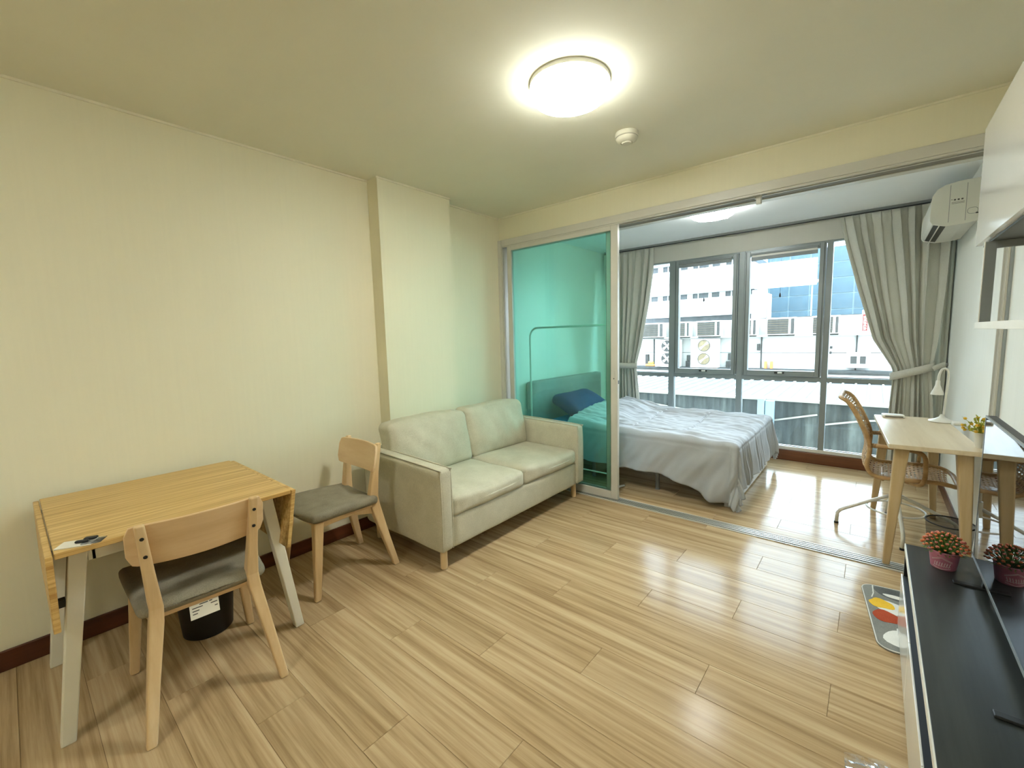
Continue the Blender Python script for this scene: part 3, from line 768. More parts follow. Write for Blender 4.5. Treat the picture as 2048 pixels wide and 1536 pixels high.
# ================================================================== DINING CHAIRS
def dining_chair(lab, loc, rz):
    t = thing('dining_chair', lab, 'chair', loc, rz, 'wooden dining chairs')
    # seat pad: rounded trapezoid
    def sw(x, p):
        x = x.copy(); f = (x.y + 0.17) / 0.42; x.x *= 0.90 + 0.12 * f
        x.z += 0.012 * f - 0.010 * (1 - (x.x / 0.23) ** 2) * (p[2] > 0) + 0.006 * (x.x / 0.23) ** 2
        x.y += 0.02 * (1 - (x.x / 0.23) ** 2) * (p[1] > 0.3)
        return x + Vector(noise.noise_vector(x * 12)) * 0.0015
    rbox(0, 0.045, 0.442, 0.232, 0.208, 0.028, 0.026, 16, (0, 0, 0.012), sw).build('seat', 'seat_grey', t, smooth=True)
    MB().prism(rrect(-0.185, 0.185, -0.15, 0.20, 0.04), 'z', 0.402, 0.418).build('seat_board', 'birch_x', t, bevel=0.002)
    for s in (-1, 1):
        # rear leg and back post in one bent piece: stations (y, z, x, width, depth)
        st = [(-0.25, 0.0, 0.218, 0.032, 0.036), (-0.20, 0.20, 0.190, 0.038, 0.048), (-0.155, 0.40, 0.160, 0.044, 0.062), (-0.150, 0.455, 0.156, 0.043, 0.058), (-0.166, 0.60, 0.166, 0.036, 0.042), (-0.196, 0.785, 0.178, 0.030, 0.030)]
        mb = MB(); k0 = 0
        for (y, z, x, w_, d_) in st:
            x *= s
            mb.v += [(x - w_ / 2, y - d_ / 2, z), (x + w_ / 2, y - d_ / 2, z), (x + w_ / 2, y + d_ / 2, z), (x - w_ / 2, y + d_ / 2, z)]
        for i in range(len(st) - 1):
            for k in range(4): mb.f.append((i * 4 + k, i * 4 + (k + 1) % 4, i * 4 + 4 + (k + 1) % 4, i * 4 + 4 + k))
        mb.f += [(0, 1, 2, 3), (20, 21, 22, 23)]
        lg = mb.build('leg', 'birch', t, bevel=0.007, seg=3)
        for z in (0.665, 0.735):
            y = interp(z, [0.6, 0.785], [-0.166, -0.196]) - interp(z, [0.6, 0.785], [0.022, 0.015])
            sc = MB().lathe([(0.0, 0.0), (0.0065, 0.0), (0.0065, 0.002), (0.0, 0.0025)], n=14).build('screw', 'black', lg)
            sc.matrix_local = Matrix.Translation((s * interp(z, [0.6, 0.785], [0.166, 0.178]), y, z)) @ Matrix.Rotation(PI / 2 + 0.22, 4, 'X')
        # front leg, round-cornered taper
        a = Vector((s * 0.222, 0.252, 0)); b = Vector((s * 0.185, 0.205, 0.425))
        q = lambda c, w_, d_: [(c.x - w_ / 2, c.y - d_ / 2, c.z), (c.x + w_ / 2, c.y - d_ / 2, c.z), (c.x + w_ / 2, c.y + d_ / 2, c.z), (c.x - w_ / 2, c.y + d_ / 2, c.z)]
        MB().hexa(q(a, 0.032, 0.034), q(b, 0.048, 0.055)).build('leg', 'birch', t, bevel=0.009, seg=3)
        # side rail, deep at the rear leg and slim at the front
        sr = MB().prism([(-0.16, 0.345), (-0.11, 0.36), (0.0, 0.391), (0.20, 0.388), (0.20, 0.418), (-0.16, 0.418)], 'x', -0.009, 0.009)
        sr.v = [(v[0] + s * interp(v[1], [-0.16, 0.20], [0.156, 0.190]), v[1], v[2]) for v in sr.v]
        sr.build('side_rail', 'birch', t, bevel=0.003)
    MB().box(-0.175, 0.175, 0.192, 0.21, 0.385, 0.418).build('front_rail', 'birch_x', t, bevel=0.003)
    # bent plywood backrest with rounded corners
    n = 24; rows_f = []; rows_b = []
    def outline(u):  # half height at |u|
        e = 1 - abs(u); r = 0.12
        if e < r: return 0.078 - 0.040 * (1 - math.sqrt(max(0, 1 - ((r - e) / r) ** 2)))
        return 0.078
    F = []; Bk = []
    for i in range(n + 1):
        u = -1 + 2 * i / n; u = math.copysign(abs(u) ** 0.8, u); x = u * 0.22; hz = outline(u)
        col_f = []; col_b = []
        for j in range(5):
            v = -1 + j / 2.0; z = 0.70 + v * hz - 0.012 * (1 - u * u) * (v < 0) 
            y = -0.138 - 0.034 * (1 - u * u) - (z - 0.62) * 0.2
            col_f.append((x, y + 0.014, z)); col_b.append((x, y, z))
        F.append(col_f); Bk.append(col_b)
    mb = MB(); mb.grid(F); k = len(mb.v); mb.grid(Bk)
    m = 5
    for i in range(n):
        for j in (0, 4): mb.f.append((i * m + j, (i + 1) * m + j, k + (i + 1) * m + j, k + i * m + j))
    for j in range(4):
        for i in (0, n): mb.f.append((i * m + j, i * m + j + 1, k + i * m + j + 1, k + i * m + j))
    mb.build('backrest', 'birch_x', t, smooth=True, auto=50, bevel=0.003)
    return t
c1 = dining_chair('birch dining chair with grey seat tucked at the table, white tag hanging under it', (-2.117, 0.44, 0), math.radians(86))
c2 = dup(c1, (-2.475, 1.235, 0), math.radians(179), 'birch dining chair with grey seat between the table and the sofa', 'wooden dining chairs')
# paper tag of the near chair
tg = MB().hexa([(-0.06, -0.158, 0.348), (0.035, -0.158, 0.348), (0.035, -0.1572, 0.348), (-0.06, -0.1572, 0.348)],
               [(-0.06, -0.148, 0.408), (0.035, -0.148, 0.408), (0.035, -0.1472, 0.408), (-0.06, -0.1472, 0.408)]).build('paper_tag', 'paper', c1, label='white printed paper tag')
for k, (a, b, z) in enumerate(((-0.028, 0.0, 0.398), (0.004, 0.014, 0.398), (-0.052, -0.018, 0.389), (0.008, 0.03, 0.388), (-0.052, -0.03, 0.378), (0.02, 0.03, 0.374), (-0.052, -0.036, 0.367))):
    y = -0.158 + (z - 0.348) / 0.06 * 0.010
    MB().box(a, b, y - 0.0006, y + 0.0001, z - 0.0018, z + 0.0018).build('print_line', 'ink', tg)
# black bin under the table
b = thing('waste_bin', 'plain black waste bin on the floor under the bamboo table', 'bin', (-2.485, 0.535, 0))
MB().lathe([(0.0, 0.003), (0.098, 0.003), (0.100, 0.0), (0.104, 0.004), (0.122, 0.235), (0.119, 0.236), (0.101, 0.008), (0.0, 0.008)], n=36).build('body', 'black', b, smooth=True, auto=40)
MB().tube([(0.1215 * math.cos(a * PI / 18), 0.1215 * math.sin(a * PI / 18), 0.235) for a in range(36)], 0.004, 6, True).build('rim', 'black', b, smooth=True)

# ================================================================== BED
BX0, BX1, BY0, BY1 = -2.78, -0.80, 3.625, 5.055
def bed():
    t = thing('bed_frame', 'white bed frame on metal legs with grey upholstered headboard', 'bed', ((BX0 + BX1) / 2, (BY0 + BY1) / 2, 0))
    hb = rbox(-2.815, (BY0 + BY1) / 2 + 0.03, 0.555, 0.045, 0.76, 0.375, 0.028, 18, (0.006, 0, 0.0),
         lambda x, p: x + Vector((0.004 * math.sin(x.y * 23 + 5 * x.z) * (p[0] > 0), 0, 0)))
    hb.build('headboard', 'headboard', t, world=True, smooth=True)
    MB().box(BX1 - 0.022, BX1, BY0 + 0.01, BY1 - 0.01, 0.012, 0.30).build('foot_panel', 'bed_white', t, world=True, bevel=0.004)
    MB().box(BX1, BX1 + 0.0015, BY0 + 0.065, BY0 + 0.12, 0.055, 0.075).build('maker_tag', 'black', t, world=True, label='small black maker tag')
    for y in (BY0 + 0.012, BY1 - 0.032): MB().box(BX0, BX1 - 0.022, y, y + 0.02, 0.21, 0.30).build('side_rail', 'bed_white', t, world=True, bevel=0.003)
    MB().box(BX0, BX1 - 0.03, BY0 + 0.04, BY1 - 0.04, 0.275, 0.30).build('slat_deck', 'bed_white', t, world=True)
    for x in (-2.70, -2.1, -1.45):
        for y in (BY0 + 0.10, (BY0 + BY1) / 2, BY1 - 0.10):
            MB().lathe([(0.0, 0.0), (0.022, 0.0), (0.018, 0.008), (0.016, 0.275), (0.0, 0.275)], (x, y, 0), 14).build('leg', 'grey_frame', t, world=True, smooth=True, auto=40)
    for y in (BY0 + 0.02, BY1 - 0.06): MB().box(BX1 - 0.07, BX1 - 0.022, y, y + 0.04, 0, 0.21).build('leg', 'bed_white', t, world=True, bevel=0.003)
    m = rbox((BX0 + BX1) / 2 + 0.02, (BY0 + BY1) / 2, 0.40, (BX1 - BX0) / 2 - 0.025, (BY1 - BY0) / 2 - 0.01, 0.10, 0.04, 12, (0, 0, 0.01)).build('mattress', 'sheet_blue', None, smooth=True)
    tag(m, 'mattress with a blue fitted sheet showing at the headboard', 'mattress')
    def pw(x, p):
        x = x.copy(); ang = 0.5; cx, cz = -2.56, 0.60
        d = (x.x - cx, x.z - cz)
        x.x = cx + d[0] * math.cos(ang) + d[1] * math.sin(ang)
        x.z = cz - d[0] * math.sin(ang) + d[1] * math.cos(ang)
        return x + Vector(noise.noise_vector(x * 7)) * 0.012
    pl = rbox(-2.56, 4.22, 0.652, 0.19, 0.36, 0.055, 0.05, 16, (0.0, 0.0, 0.045), pw).build('pillow', 'pillow_blue', None, smooth=True)
    tag(pl, 'dark blue pillow leaning against the headboard', 'pillow')
bed()
def duvet():
    """quilt lying on the mattress and draping over the door side and the foot"""
    top = 0.533; s_e, t_e, t_f = BX1 + 0.030, BY0 - 0.022, BY1 + 0.02
    x_h = -2.38; over_f = 0.40; over_n = 0.37; over_b = 0.30
    ns, nt = 190, 170; rows = []
    R = 0.055
    def drape(d):
        """arc-length d past the edge: (outward, down)"""
        a = R * PI / 2
        if d < a: th = d / R; return R * math.sin(th), R * (1 - math.cos(th))
        return R + 0.10 * (d - a), R + (d - a) * 0.985
    S0, S1 = x_h, s_e - R + over_f; T0, T1 = t_e + R - over_n, t_f - R + over_b
    for i in range(ns + 1):
        row = []
        for j in range(nt + 1):
            s = S0 + (S1 - S0) * i / ns; t = T0 + (T1 - T0) * j / nt
            ex = max(0.0, s - (s_e - R)); en = max(0.0, (t_e + R) - t); eb = max(0.0, t - (t_f - R)); ey = en if en > 0 else eb
            if en > 0: ey = en * (1 + 0.42 * max(0.0, min(1.0, (s + 1.5) / 0.55)) ** 2)
            sy = -1 if en > 0 else 1
            bx, by = min(s, s_e - R), max(t_e + R, min(t, t_f - R))
            d = math.hypot(ex, ey)
            if d > 0:
                out, dn = drape(d); ax, ay = ex / d, sy * ey / d
                corner = 2 * abs(ax * ay)
                # vertical gathers on the hanging cloth
                tang = s if ey > ex else t
                g = min(1, dn / 0.25)
                fine = math.sin(t * 78 + 5 * math.sin(t * 13)) if ex > ey else math.sin(s * 17 + 2.5 * math.sin(s * 7)) * 1.4
                wav = ((0.017 if ex > ey else 0.011) * fine + (0.014 if ex > ey else 0.05) * noise.noise(Vector((tang * 5 + d * 4, d * 3, 2.2))) + (0 if ex > ey else 0.022) * noise.noise(Vector((tang * 13 + d * 9, d * 5, 7.1)))) * g
                wav += 0.022 * corner * g * (0.4 + 0.6 * math.sin(math.atan2(ey, ex + 1e-6) * 6))
                o2 = out + wav + 0.02 * corner
                x = bx + ax * o2; y = by + ay * o2; z = top - dn
                z = max(z, 0.012)
                z += 0.01 * noise.noise(Vector((s * 5, t * 5, 4))) * g
            else:
                x, y, z = bx, by, top
            # puffiness and creases on the lying part
            lie = max(0.0, 1 - d / 0.12)
            puff = 0.022 * noise.noise(Vector((s * 2.6, t * 2.6, 0))) + 0.016 * noise.noise(Vector((s * 4.0 - t * 1.5, t * 15 + s * 3, 1.0)))
            puff += 0.008 * noise.noise(Vector((s * 12, t * 26, 3.0)))
            puff += 0.030 * (0.30 - abs(noise.noise(Vector((s * 1.6 + t * 0.8, t * 7.0 - s * 1.2, 5.0))))) * (0.5 + 0.5 * noise.noise(Vector((s * 1.5, t * 1.5, 9))))
            # stitched channels
            st = 0.0
            for q in (-1.75, -1.28): st = max(st, math.exp(-((s - q - 0.03 * math.sin(t * 5)) / 0.010) ** 2) * (t > t_e + 0.22) * (t < t_f - 0.2))
            for q in (t_e + 0.22, t_f - 0.2): st = max(st, math.exp(-((t - q) / 0.010) ** 2) * (s < -1.28))
            st2 = math.exp(-((d - 0.085) / 0.008) ** 2) if d > 0.03 else 0
            z += (puff + 0.045 * (1 - (2 * i / ns - 0.6) ** 2) * 0.35) * lie - 0.020 * st * lie + 0.02 * math.exp(-((s - S0) / 0.10) ** 2)
            if st2: x -= ax * 0.008 * st2; y -= ay * 0.008 * st2
            # turned-back, bunched head end
            if s < S0 + 0.45:
                f = (S0 + 0.45 - s) / 0.45; z += 0.075 * math.sin(f * PI * 0.55) * lie * min(1, max(0, (t - t_e + 0.05) / 0.5))
                x += 0.04 * f * f * max(0, min(1, (t_e + 0.75 - t) / 0.7))
            row.append((x, y, z))
        rows.append(row)
    o = MB().grid(rows).build('duvet', 'duvet', None, smooth=True, solid=0.006)
    tag(o, 'white quilted duvet spread on the bed with hem hanging to the floor', 'duvet')
duvet()
def rack():
    t = thing('clothes_rack', 'thin white metal clothes rack between the glass panel and the bed', 'clothes rack', (-2.2, 3.47, 0))
    y = 3.47; xa, xb, zt, r = -2.68, -1.72, 1.495, 0.095
    pts = [(xa, y, 0.02)] + [(xa, y, z) for z in (0.4, 0.8, 1.2)]
    for k in range(9): a = PI - PI / 2 * k / 8; pts.append((xa + r + r * math.cos(a), y, zt - r + r * math.sin(a)))
    for k in range(9): a = PI / 2 - PI / 2 * k / 8; pts.append((xb - r + r * math.cos(a), y, zt - r + r * math.sin(a)))
    pts += [(xb, y, z) for z in (1.2, 0.8, 0.4, 0.02)]
    MB().tube(pts, 0.010, 10).build('frame', 'powder_white', t, world=True, smooth=True)
    for x in (xa, xb):
        MB().tube(spline([(x, y - 0.12, 0.01), (x, y, 0.03), (x, y + 0.14, 0.01)], 6), 0.010, 8).build('foot', 'powder_white', t, world=True, smooth=True)
    MB().tube([(xa, y, 0.14), (xb, y, 0.14)], 0.007, 8).build('lower_bar', 'powder_white', t, world=True, smooth=True)
rack()

# ================================================================== DESK AND WHAT STANDS ON IT
DESK_RZ = math.radians(3.55)
def desk():
    t = thing('desk', 'pale wooden desk with splayed tapered legs along the right wall', 'desk', (0.250, 3.789, 0), DESK_RZ)
    MB().prism(rrect(-0.195, 0.195, -0.541, 0.541, 0.012, 4), 'z', 0.712, 0.738).build('desk_top', 'desk_wood', t, bevel=0.003)
    for sx in (-1, 1):
        for sy in (-1, 1):
            a = Vector((sx * 0.168, sy * 0.50, 0)); b = Vector((sx * 0.128, sy * 0.455, 0.712))
            q = lambda c, w_, d_: [(c.x - w_ / 2, c.y - d_ / 2, c.z), (c.x + w_ / 2, c.y - d_ / 2, c.z), (c.x + w_ / 2, c.y + d_ / 2, c.z), (c.x - w_ / 2, c.y + d_ / 2, c.z)]
            MB().hexa(q(a, 0.034, 0.034), q(b, 0.066, 0.060)).build('leg', 'desk_leg', t, bevel=0.008, seg=3)
    for sx in (-1, 1): MB().box(sx * 0.128 - 0.009, sx * 0.128 + 0.009, -0.43, 0.43, 0.672, 0.712).build('apron', 'desk_leg', t, bevel=0.002)
desk()
def desk_lamp():
    t = thing('desk_lamp', 'white gooseneck desk lamp with cone shade on the desk', 'lamp', (0.385, 4.20, 0.738))
    MB().lathe([(0.0, 0.0), (0.066, 0.0), (0.070, 0.004), (0.066, 0.010), (0.035, 0.022), (0.016, 0.034), (0.010, 0.05), (0.0, 0.05)], n=36).build('base', 'powder_white', t, smooth=True, auto=50)
    pts = spline([(0.008, 0, 0.04), (0.012, 0, 0.18), (0.016, 0, 0.30), (0.012, 0, 0.352), (-0.002, 0, 0.374), (-0.020, 0, 0.362), (-0.030, 0, 0.325), (-0.032, 0, 0.285)], 6)
    MB().tube(pts, 0.0075, 10).build('gooseneck', 'powder_white', t, smooth=True)
    MB().lathe([(0.009, 0.10), (0.012, 0.094), (0.013, 0.07), (0.022, 0.04), (0.034, 0.008), (0.035, 0.0), (0.032, 0.0), (0.020, 0.038), (0.0, 0.06)], (-0.033, 0, 0.19), 28).build('shade', 'powder_white', t, smooth=True, auto=60)
    MB().lathe([(0.0, -0.012), (0.012, -0.008), (0.016, 0.004), (0.010, 0.022)], (-0.033, 0, 0.215), 16).build('bulb', 'white', t, smooth=True)
desk_lamp()
ad = rbox(0.452, 4.10, 0.749, 0.026, 0.045, 0.010, 0.006, 6).build('power_adapter', 'white', None, smooth=True)
tag(ad, 'small white adapter lying on the desk beside the lamp base', 'adapter')
rb = thing('white_box', 'flat white box lying at the window end of the desk', 'box', (0.13, 4.252, 0.738), math.radians(8))
rbox(0, 0, 0.011, 0.062, 0.042, 0.0105, 0.006, 6).build('body', 'white', rb, smooth=True)
MB().box(-0.05, 0.05, -0.0425, -0.0415, 0.006, 0.012).build('vent_slot', 'ink', rb)
def yellow_plant():
    t = thing('potted_flowers', 'yellow-green artificial flowers in a slim white pot on the desk', 'plant', (0.462, 3.38, 0.738))
    MB().lathe([(0.0, 0.0), (0.015, 0.0), (0.017, 0.004), (0.026, 0.085), (0.024, 0.085), (0.016, 0.01), (0.0, 0.01)], n=28).build('pot', 'white', t, smooth=True, auto=40)
    MB().lathe([(0.0, 0.078), (0.023, 0.076)], n=16).build('soil', 'base_brown', t)
    r2 = random.Random(4); lv = MB(); bl = MB()
    for i in range(46):
        a = r2.uniform(0, 2 * PI); el = r2.uniform(0.15, 1.25); L = r2.uniform(0.05, 0.105)
        d = Vector((math.cos(a) * math.cos(el), math.sin(a) * math.cos(el), math.sin(el)))
        if d.x > 0.2: d.x *= 0.3
        p0 = Vector((0, 0, 0.078)); p1 = p0 + d * L
        lv.tube([p0, p0 + d * L * 0.6 + Vector((0, 0, 0.004)), p1], [0.0016, 0.0013, 0.001], 4)
        for k in range(3):
            aa = r2.uniform(0, 2 * PI); q = p0 + d * L * r2.uniform(0.45, 1.0); e = (d + Vector((math.cos(aa), math.sin(aa), 0.4)) * 0.9).normalized()
            sd = e.cross(Vector((0, 0, 1))).normalized() * 0.006; ln = 0.022
            lv.add([q, q + e * ln * 0.5 + sd, q + e * ln, q + e * ln * 0.5 - sd], [(0, 1, 2, 3)])
        if i % 2 == 0:
            bl.lathe([(0.0, -0.006), (0.006, -0.004), (0.0085, 0.003), (0.006, 0.008), (0.0, 0.004)], p1, 7)
    lv.build('foliage', 'leaf_y', t, kind='stuff'); bl.build('blossoms', 'flower_y', t, kind='stuff')
yellow_plant()

# ================================================================== RATTAN SWIVEL CHAIR
def swivel():
    cx, cy = 0.164, 3.875
    t = thing('swivel_chair', 'woven rattan swivel chair with white metal base at the desk', 'chair', (cx, cy, 0))
    prof = [(-0.160, .935), (-0.117, .908), (-0.074, .842), (-0.036, .761), (-0.007, .690), (0.008, .630), (0.007, .57), (-0.001, .50), (0.012, .455), (0.039, .432), (0.082, .424), (0.167, .429), (0.261, .434), (0.340, .437), (0.395, .429), (0.430, .415)]
    prof = [(x - cx, z) for x, z in prof]
    sp = spline([(u, 0, z) for u, z in prof], 6)
    W = 0.228
    def wid(i):
        f = i / (len(sp) - 1)
        return W * interp(f, [0, 0.04, 0.10, 0.2, 0.75, 0.92, 0.97, 1.0], [0.80, 0.92, 0.98, 1.0, 1.0, 0.94, 0.86, 0.74])
    near = [Vector((p.x, -wid(i), p.z)) for i, p in enumerate(sp)]; far = [Vector((p.x, wid(i), p.z)) for i, p in enumerate(sp)]
    topc = [Vector((sp[0].x - 0.002, v, sp[0].z + 0.001)) for v in (W * 0.76, W * 0.6, W * 0.3, 0, -W * 0.3, -W * 0.6, -W * 0.76)]
    frc = [Vector((sp[-1].x + 0.012, v, sp[-1].z - 0.006)) for v in (-W * 0.62, -W * 0.3, 0, W * 0.3, W * 0.62)]
    MB().tube(near[3:] + frc + far[:2:-1] + topc, 0.0135, 10, True).build('rattan_frame', 'rattan', t, smooth=True)
    # arms: loop from the back post forward, over and down to below the seat
    for s in (-1, 1):
        y = s * (W + 0.012)
        pts = spline([(0.010 - cx, s * W, .632), (0.06 - cx, y, .634), (0.20 - cx, y + s * 0.012, .630), (0.258 - cx, y + s * 0.012, .615), (0.278 - cx, y + s * 0.01, .57), (0.28 - cx, y + s * 0.006, .47), (0.272 - cx, y, .425), (0.25 - cx, s * W * 0.9, .402), (0.20 - cx, s * W * 0.6, .396)], 6)
        a = MB().tube(pts, 0.0125, 10).build('armrest', 'rattan', t, smooth=True)
        for k in range(10):
            x = 0.012 + k * 0.0075 - cx
            MB().tube([(x, s * (W + 0.006) + 0.0142 * math.cos(b * PI / 5), .633 + 0.0142 * math.sin(b * PI / 5)) for b in range(10)], 0.0028, 5, True).build('binding', 'rattan', a, smooth=True)
    # weave: flat strips over and under, back and seat in one shell
    L = [0.0]
    for i in range(1, len(sp)): L.append(L[-1] + (sp[i] - sp[i - 1]).length)
    tot = L[-1]
    def S(l, v):
        i = 0
        while i < len(L) - 2 and L[i + 1] < l: i += 1
        f = (l - L[i]) / max(1e-9, L[i + 1] - L[i]); p = sp[i].lerp(sp[i + 1], f); w_ = wid(i) + (wid(i + 1) - wid(i)) * f
        d = (sp[i + 1] - sp[i]).normalized(); n = Vector((-d.z, 0, d.x)); n = n if n.z > 0 or n.x > 0 else -n
        sag = 0.030 * (1 - v * v)
        return Vector((p.x, v * w_, p.z)) - n * sag, n
    cells_l, cells_v = 46, 22; hw_l = tot / cells_l * 0.26; hw_v = 1.0 / cells_v * 0.42
    wl = MB()
    for a in range(cells_l):      # crosswise strips
        l = 0.002 + (tot - 0.02) * (a + 0.5) / cells_l; r1 = []; r2 = []
        for j in range(cells_v + 1):
            v = -0.97 + 1.94 * j / cells_v; o = 0.0022 * (1 if (a + j) % 2 else -1)
            p, n = S(l - hw_l, v); q, _ = S(l + hw_l, v); r1.append(p + n * o); r2.append(q + n * o)
        wl.grid([r1, r2])
    for j in range(cells_v + 1):  # lengthwise strips
        v = -0.97 + 1.94 * j / cells_v; r1 = []; r2 = []
        for a in range(cells_l + 1):
            l = 0.002 + (tot - 0.02) * a / cells_l if a < cells_l else tot - 0.012
            o = -0.0022 * (1 if (a + j) % 2 else -1)
            p, n = S(min(l, tot - 0.01), v - hw_v); q, _ = S(min(l, tot - 0.01), v + hw_v); r1.append(p + n * o); r2.append(q + n * o)
        wl.grid([r1, r2])
    wl.build('woven_shell', 'rattan_w', t, kind='stuff', solid=0.0015)
    # underside bracket, column and four-foot base with ring
    MB().box(-0.09, 0.12, -0.05, 0.05, 0.375, 0.395).build('bracket', 'powder_white', t, bevel=0.006)
    for x in (-0.08, 0.11): MB().tube([(x, -W * 0.85, .402), (x, 0, .386), (x, W * 0.85, .402)], 0.009, 8).build('cross_bar', 'rattan', t, smooth=True)
    MB().lathe([(0.0, 0.20), (0.030, 0.20), (0.028, 0.30), (0.020, 0.305), (0.020, 0.376), (0.0, 0.376)], n=22).build('column', 'powder_white', t, smooth=True, auto=40)
    for ang in (PI + 0.235, PI * 1.5 + 0.10, 0.215, PI / 2 + 0.10):
        d = Vector((math.cos(ang), math.sin(ang), 0)); R = 0.325
        pts = [d * 0.015 + Vector((0, 0, 0.255)), d * 0.12 + Vector((0, 0, 0.205)), d * (R - 0.045) + Vector((0, 0, 0.118)), d * (R - 0.018) + Vector((0, 0, 0.10)), d * (R - 0.004) + Vector((0, 0, 0.078)), d * R + Vector((0, 0, 0.012))]
        lg = MB().tube(pts, 0.011, 10).build('leg', 'powder_white', t, smooth=True)
        MB().lathe([(0.0, 0.0), (0.014, 0.0), (0.014, 0.014), (0.0, 0.014)], d * R, 14).build('foot_cap', 'black', lg, smooth=True, auto=40)
    MB().tube([(0.155 * math.cos(a * PI / 20), 0.155 * math.sin(a * PI / 20), 0.155) for a in range(40)], 0.0065, 8, True).build('ring', 'powder_white', t, smooth=True)
swivel()
# wire waste basket beside the desk leg
wb = thing('wire_basket', 'black wire mesh waste basket under the desk by the right wall', 'waste basket', (0.384, 3.438, 0))
MB().lathe([(0.0, 0.002), (0.082, 0.002), (0.104, 0.272)], n=40).build('mesh_wall', 'basket_mesh', wb, smooth=True)
MB().tube([(0.104 * math.cos(a * PI / 24), 0.104 * math.sin(a * PI / 24), 0.272) for a in range(48)], 0.0042, 8, True).build('rim', 'black', wb, smooth=True)
MB().tube([(0.082 * math.cos(a * PI / 24), 0.082 * math.sin(a * PI / 24), 0.004) for a in range(48)], 0.004, 8, True).build('base_ring', 'black', wb, smooth=True)

# ================================================================== AIR CONDITIONER
def aircon():
    Y0, Y1 = 4.36, 5.16
    t = thing('air_conditioner', 'white wall-mounted air conditioner above the right curtain', 'air conditioner', (0.38, (Y0 + Y1) / 2, 2.105))
    prof = [(0.499, 2.118), (0.43, 2.108), (0.345, 2.106), (0.275, 2.128), (0.262, 2.150), (0.262, 2.27), (0.268, 2.318), (0.288, 2.356), (0.325, 2.38), (0.40, 2.392), (0.499, 2.395)]
    MB().prism(prof, 'y', Y0 + 0.003, Y1 - 0.003).build('body', 'ac_unit', t, world=True, bevel=0.006, seg=3)
    for y in (Y0, Y1):
        # end caps stand a little proud of the body
        a, b = (y, y + 0.012) if y == Y0 else (y - 0.012, y)
        c = MB().prism([(0.499, 2.114), (0.43, 2.104), (0.345, 2.102), (0.272, 2.124), (0.258, 2.150), (0.258, 2.27), (0.264, 2.320), (0.286, 2.360), (0.325, 2.384), (0.40, 2.396), (0.499, 2.398)], 'y', a, b).build('end_cap', 'ac_unit', t, world=True, bevel=0.003)
        if y == Y0:
            for x in (0.352, 0.434): MB().box(x - 0.0012, x + 0.0012, a - 0.0006, a + 0.001, 2.125, 2.375).build('seam', 'grey_frame', c, world=True)
            for k in range(3): MB().box(0.372 + k * 0.018, 0.382 + k * 0.018, a - 0.001, a + 0.001, 2.268, 2.278).build('warning_icon', 'ink', c, world=True)
            MB().box(0.358, 0.366, a - 0.001, a + 0.001, 2.274, 2.277).build('warning_icon', 'ink', c, world=True)
            for z in (2.247, 2.255): MB().box(0.362, 0.425, a - 0.001, a + 0.001, z, z + 0.0022).build('label_line', 'ink', c, world=True)
            MB().tube([(px, a - 0.0005, pz) for px, pz in rrect(0.442, 0.492, 2.165, 2.205, 0.018, 5)], 0.0012, 5, True).build('pipe_knockout', 'grey_frame', c, world=True)
            MB().box(0.482, 0.496, a - 0.001, a + 0.001, 2.162, 2.170).build('pipe_notch', 'black', c, world=True)
    # discharge slot along the lower front edge, vane between
    def slot(u0, u1, y0, y1):
        A = Vector((0.275, 0, 2.128)); B = Vector((0.345, 0, 2.106)); d = B - A; n = Vector((d.z, 0, -d.x)).normalized()
        if n.z > 0: n = -n
        p = A + d * u0 + n * 0.0012; q = A + d * u1 + n * 0.0012
        return MB().hexa([(p.x, y0, p.z), (q.x, y0, q.z), (q.x, y1, q.z), (p.x, y1, p.z)], [(p.x - n.x * .01, y0, p.z - n.z * .01), (q.x - n.x * .01, y0, q.z - n.z * .01), (q.x - n.x * .01, y1, q.z - n.z * .01), (p.x - n.x * .01, y1, p.z - n.z * .01)])
    slot(0.08, 0.46, Y0 + 0.04, Y1 - 0.04).build('air_outlet', 'black', t, world=True)
    slot(0.56, 0.98, Y0 + 0.04, Y1 - 0.04).build('air_outlet', 'black', t, world=True)
    MB().hexa([(0.312, Y0 + 0.05, 2.117), (0.316, Y0 + 0.05, 2.117), (0.316, Y1 - 0.05, 2.117), (0.312, Y1 - 0.05, 2.117)],
              [(0.292, Y0 + 0.05, 2.078), (0.296, Y0 + 0.05, 2.078), (0.296, Y1 - 0.05, 2.078), (0.292, Y1 - 0.05, 2.078)]).build('vane', 'ac_unit', t, world=True, bevel=0.0012)
aircon()

